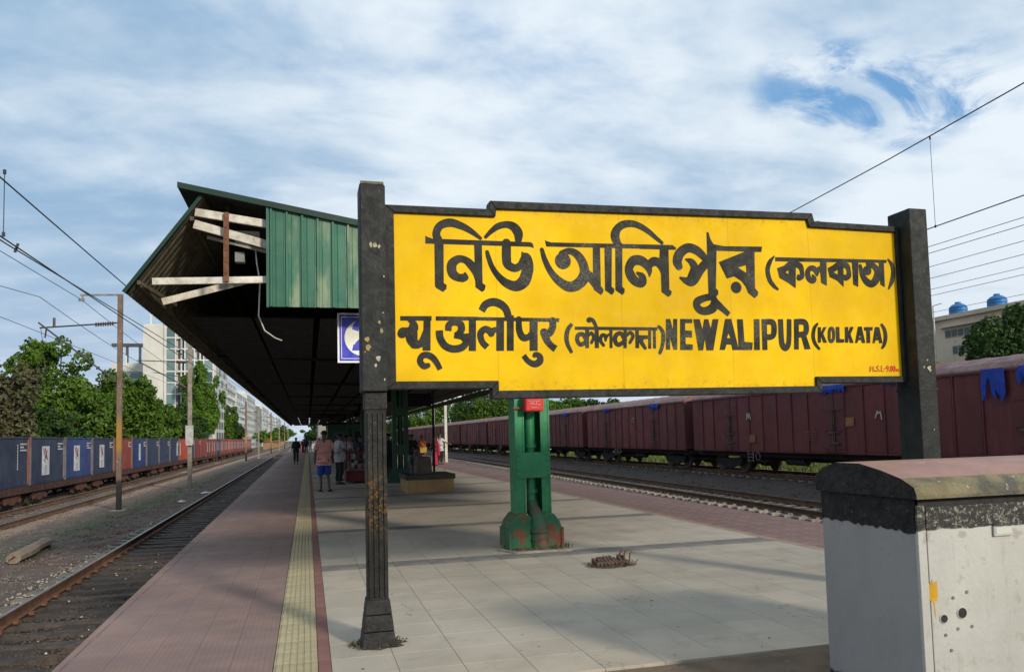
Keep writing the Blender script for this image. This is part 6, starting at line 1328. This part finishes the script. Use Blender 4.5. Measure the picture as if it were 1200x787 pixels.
# man in pink shirt and blue shorts, back to the camera, left foot forward
person(.46, 23.7, R(6), 1.79, 'man seen from behind in a pink short-sleeved shirt and bright blue shorts', cloth('pink', (.72,.36,.31), (.58,.27,.24), 12), cloth('blue_shorts', (.025,.075,.42), (.02,.05,.28), 10), dict(walk, kneeL=(-.10,.05,.49), ankL=(-.09,.0,.09), toeL=(-.11,.17,.035), kneeR=(.10,.02,.50), ankR=(.13,-.08,.09), toeR=(.19,.06,.035)), 'shorts', .95, shirt_len=.835)
lean = dict(head=(.03,.04,1.57), jaw=(.03,.04,1.49), top=(.03,.03,1.64), elL=(-.21,.10,1.15), wrL=(-.06,.24,1.08), elR=(.23,.08,1.14), wrR=(.10,.26,1.06), spine=(0,-.03,1.10), chest=(0,-.01,1.28))
person(1.02, 27.1, R(-62), 1.74, 'man in a loose white shirt and black trousers leaning toward the red stall', cloth('white', (.42,.44,.46), (.36,.37,.39), 5), cloth('black', (.012,.012,.014)), lean, 'trousers', .8, shirt_len=.74)
person(1.42, 29.6, R(150), 1.70, 'person in a pale pinkish shirt and grey trousers facing the stall', cloth('palepink', (.36,.27,.28), (.28,.2,.22), 16), cloth('greydenim', (.10,.10,.115)), lean, 'trousers', .9)
person(-.77, 52.9, R(172), 1.70, 'person all in black walking alone near the platform edge, farther off', cloth('black', (.012,.012,.014)), cloth('black', (.012,.012,.014)), walk, 'trousers', 1.2, long_hair=True)
person(-.62, 99, R(180), 1.62, 'distant person in a red dress far along the platform', cloth('red', (.34,.02,.02)), cloth('red', (.34,.02,.02)), None, 'sari', .6, fingers=False)
person(.25, 103, R(10), 1.7, 'tiny distant person in a white shirt at the bright end of the canopy', cloth('white', (.42,.44,.46)), cloth('greydenim', (.10,.10,.115)), walk, 'trousers', .8, fingers=False)
person(-.2, 88, R(0), 1.68, 'distant dark-clothed person behind the one walking in black', cloth('darkblue', (.03,.035,.07)), cloth('black', (.012,.012,.014)), None, 'trousers', .8, fingers=False)
person(1.95, 38, R(200), 1.72, 'person in a dark blue shirt standing beyond the red stall', cloth('darkblue', (.03,.035,.07)), cloth('black', (.012,.012,.014)), None, 'trousers', .7, fingers=False)
person(2.5, 47, R(180), 1.70, 'person in a light shirt deep under the canopy behind the stall', cloth('lightblue', (.18,.22,.28)), cloth('greydenim', (.10,.10,.115)), None, 'trousers', .7, fingers=False)
person(6.62, 41.3, R(60), 1.62, 'woman in a bright crimson sari standing near the right platform edge', cloth('maroon', (.16,.02,.03)), cloth('crimson', (.40,.025,.07), (.28,.015,.045), 12), None, 'sari', .6, drape=cloth('crimson', (.40,.025,.07), (.28,.015,.045), 12), long_hair=True)
person(7.15, 42.9, R(-40), 1.70, 'man in a white shirt with one arm reaching right, beside the crimson sari', cloth('brightwhite', (.62,.62,.62)), cloth('black', (.012,.012,.014)), dict(elR=(.36,.06,1.20), wrR=(.50,.22,1.12)), 'trousers', .8)
person(5.95, 41.6, R(190), 1.60, 'woman in a dark red top holding a yellow bag, left of the crimson sari', cloth('darkred', (.22,.03,.025)), cloth('rust', (.17,.045,.03)), dict(elL=(-.20,.10,1.14), wrL=(-.05,.22,1.02), elR=(.20,.10,1.14), wrR=(.07,.22,1.0)), 'sari', .7, drape=cloth('orange', (.42,.12,.04)))
person(5.35, 42.3, R(170), 1.66, 'person in an orange-red top, left of the woman with the yellow bag', cloth('orange', (.42,.12,.04)), cloth('black', (.012,.012,.014)), None, 'trousers', .8)
q = MB(); q.prism([(-.17,0),(.17,0),(.19,.30),(-.19,.30)], 'y', -.08, .08); q.tube([(-.12,0,.30),(-.08,0,.42),(.08,0,.42),(.12,0,.30)], .012, 6)
o = q.obj('shopping_bag', cloth('yellowbag', (.42,.26,.05)), bevel=.02); o.location = (5.98, 41.30, .70); tag(o, 'yellow-ochre bag held in front by the woman in dark red', 'bag')
# people seated on the plinth and in the shade around the second column
person(3.05, 22.75, R(200), 1.66, 'person in a grey-blue shirt sitting on the tan plinth', cloth('greyblue', (.13,.16,.22), (.10,.12,.17), 14), cloth('black', (.012,.012,.014)), SIT, 'trousers', .7)
person(2.45, 28.4, R(170), 1.64, 'person in blue trousers sitting in the shade left of the second column', cloth('black', (.012,.012,.014)), cloth('navy', (.02,.03,.14)), SIT, 'trousers', .8)
person(3.0, 29.8, R(140), 1.70, 'person in black standing just behind the second column', cloth('black', (.012,.012,.014)), cloth('black', (.012,.012,.014)), None, 'trousers', .8)
t = thing('bench', 'dark bench under the person in blue trousers left of the second column', 'bench', (2.45, 28.4, 0)); q = MB(); q.box(-.9,.5,-.2,.22,.36,.42); q.obj('seat', m_pltop, t)
for x in (-.8,.4): q = MB(); q.box(x-.04,x+.04,-.18,.2,0,.358); q.obj('leg', m_pltop, t)
# red vendor's stall
m_stall = mat('stall_red', (.16,.012,.016), (.11,.01,.014), 5, .5)
t = thing('vendor_stall', 'low dark red vendor stall with stacked goods under the canopy', 'stall', (1.75, 27.9, 0))
q = MB(); q.box(-.50,.62,-.45,.45,.06,.42); q.obj('stall_base', m_stall, t, bevel=.03); q = MB(); q.box(-.42,.52,-.38,.38,.422,.50); q.obj('stall_tray', mat('tray_grey', (.17,.16,.15), (.12,.11,.11), 5, .7), t)
for x in (-.42,.5):
    q = MB(); q.bar((x,.4,.4),(x,.4,1.45),.04); q.obj('stall_post', m_stall, t)
q = MB(); q.box(-.45,.55,.36,.44,1.02,1.10); q.box(-.45,.55,.1,.44,.78,.82); q.obj('stall_shelf', m_stall, t)
for i in range(8):
    x = -.33+.11*i; h = random.uniform(.08,.20); q = MB(); q.box(-.045,.045,-.06,.06,0,h); o = q.obj('goods_packet', cloth(['orange','white','darkred','palepink'][i % 4], (.4,.3,.2)), bevel=.008); o.location = (1.75+x, 27.8+.06*(i % 3), .502)
    tag(o, '%s packet on the red stall, %s in the row from the left' % (['orange','white','dark red','pale pink'][i % 4], ['first','second','third','fourth','fifth','sixth','seventh','last'][i]), 'packet', 'packets on the red stall')
for i in range(5):
    x = -.34+.18*i; q = MB(); q.cyl((0,0,0), .05, .17, 12); q.cyl((0,0,.17), .035, .03, 10); o = q.obj('goods_jar', cloth(['maroon','white','rust','palepink','darkred'][i], (.3,.2,.2)), smooth=True); o.location = (1.75+x, 28.2, .822)
    tag(o, '%s jar on the upper shelf of the red stall' % ['maroon','white','rust-brown','pale pink','dark red'][i], 'jar', 'jars on the red stall')
# plants and dim signs hanging under the canopy
t = thing('hanging_board', 'dark hanging board on thin rods under the canopy, right of the second column', 'sign', (4.2, 30, 3.0)); q = MB(); q.box(-.5,.5,-.03,.03,-.25,.25); q.obj('board', m_dark, t)
q = MB(); q.tube([(-.4,0,.25),(-.4,0,.8)], .012, 5); q.tube([(.4,0,.25),(.4,0,.8)], .012, 5); q.obj('hanger_rod', m_dark, t)
q = MB(); q.tube([(4.0,25.2,0),(4.0,25.2,3.5)], .04, 8); tag(q.obj('thin_post', m_dark), 'thin black post reaching the canopy, just right of the second column', 'post')

t = thing('platform_kiosk', 'dark boxy kiosk standing under the canopy beyond the standing crowd', 'kiosk', (3.1, 62, 0))
q = MB(); q.box(-1.6,1.6,0,7,0,2.7); q.obj('wall', m_dgreen, t); q = MB(); q.box(-1.9,1.9,-.3,7.3,2.702,2.85); q.obj('roof', m_dark, t)
q = MB(); q.box(-1.2,.2,-.03,.02,1.1,2.1); q.obj('counter_opening', m_drk, t); q = MB(); q.box(.5,1.3,-.03,.02,0,2.1); q.obj('door', m_dark, t)
t = thing('stair_block', 'dim grey stair block closing most of the far end under the canopy', 'building', (4.0, 112, 0))
q = MB(); q.box(-2.6,3.4,0,16,0,5.2); q.obj('wall', m_grey, t); q = MB(); q.box(-2.9,3.7,-.4,16.4,5.202,5.4); q.obj('roof', m_dark, t)
for x_ in (-1.8,.2,2.0): q = MB(); q.box(x_,x_+.9,-.04,.03,1.0,2.4); q.obj('window', m_drk, t)
cl = [('white', (.42,.44,.46)), ('darkblue', (.03,.035,.07)), ('maroon', (.16,.02,.03)), ('greydenim', (.10,.10,.115)), ('palepink', (.36,.27,.28)), ('black', (.012,.012,.014))]
for i, (x_, y_, d_, lb) in enumerate(((1.1,46,10,'person in white standing past the pinkish shirt, deep in the canopy shade'),(1.7,52,190,'person in dark blue beyond the stall, deep in the canopy shade'),(.9,66,180,'person in maroon walking under the canopy in the middle distance'),(1.5,74,0,'grey-clothed person walking away in the middle distance'),(5.2,55,180,'person in pale pink on the right half of the platform, far off'),(4.7,36,160,'person in black in the shade right of the second column'),(2.2,34,60,'person in dark blue standing behind the left board post'))):
    person(x_, y_, R(d_), random.uniform(1.6,1.75), lb, cloth(*[cl[0],cl[1],cl[2],cl[3],cl[4],cl[5],cl[1]][i]), cloth(*[cl[5],cl[3],cl[5],cl[5],cl[3],cl[5],cl[5]][i]), walk if i in (2,3) else None, 'trousers', .8, fingers=False)

# small litter and grit on the paving
m_lit = mat('paper_scrap', (.45,.43,.38), (.35,.33,.28), 9, .8); m_leafdry = mat('dry_leaf', (.12,.075,.03), (.08,.05,.025), 9, .9)
q = MB()
for i in range(150):
    x_, y_ = random.uniform(.2, 7.6), 4.9+9*random.random()**1.4; s_ = random.uniform(.004,.014); a = random.uniform(0,6.28)
    P4 = [(x_+s_*math.cos(a+b)*random.uniform(.6,1.3), y_+s_*math.sin(a+b)*random.uniform(.6,1.3), .002+random.uniform(0,.004)) for b in (0,1.6,3.1,4.7)]
    q.add(P4, [(0,1,2,3)], 0 if i % 6 else 1)
tag(q.obj('litter_scraps', [m_leafdry, m_lit]), 'scattered dry leaf bits and grit on the grey paving', 'litter', kind='stuff')
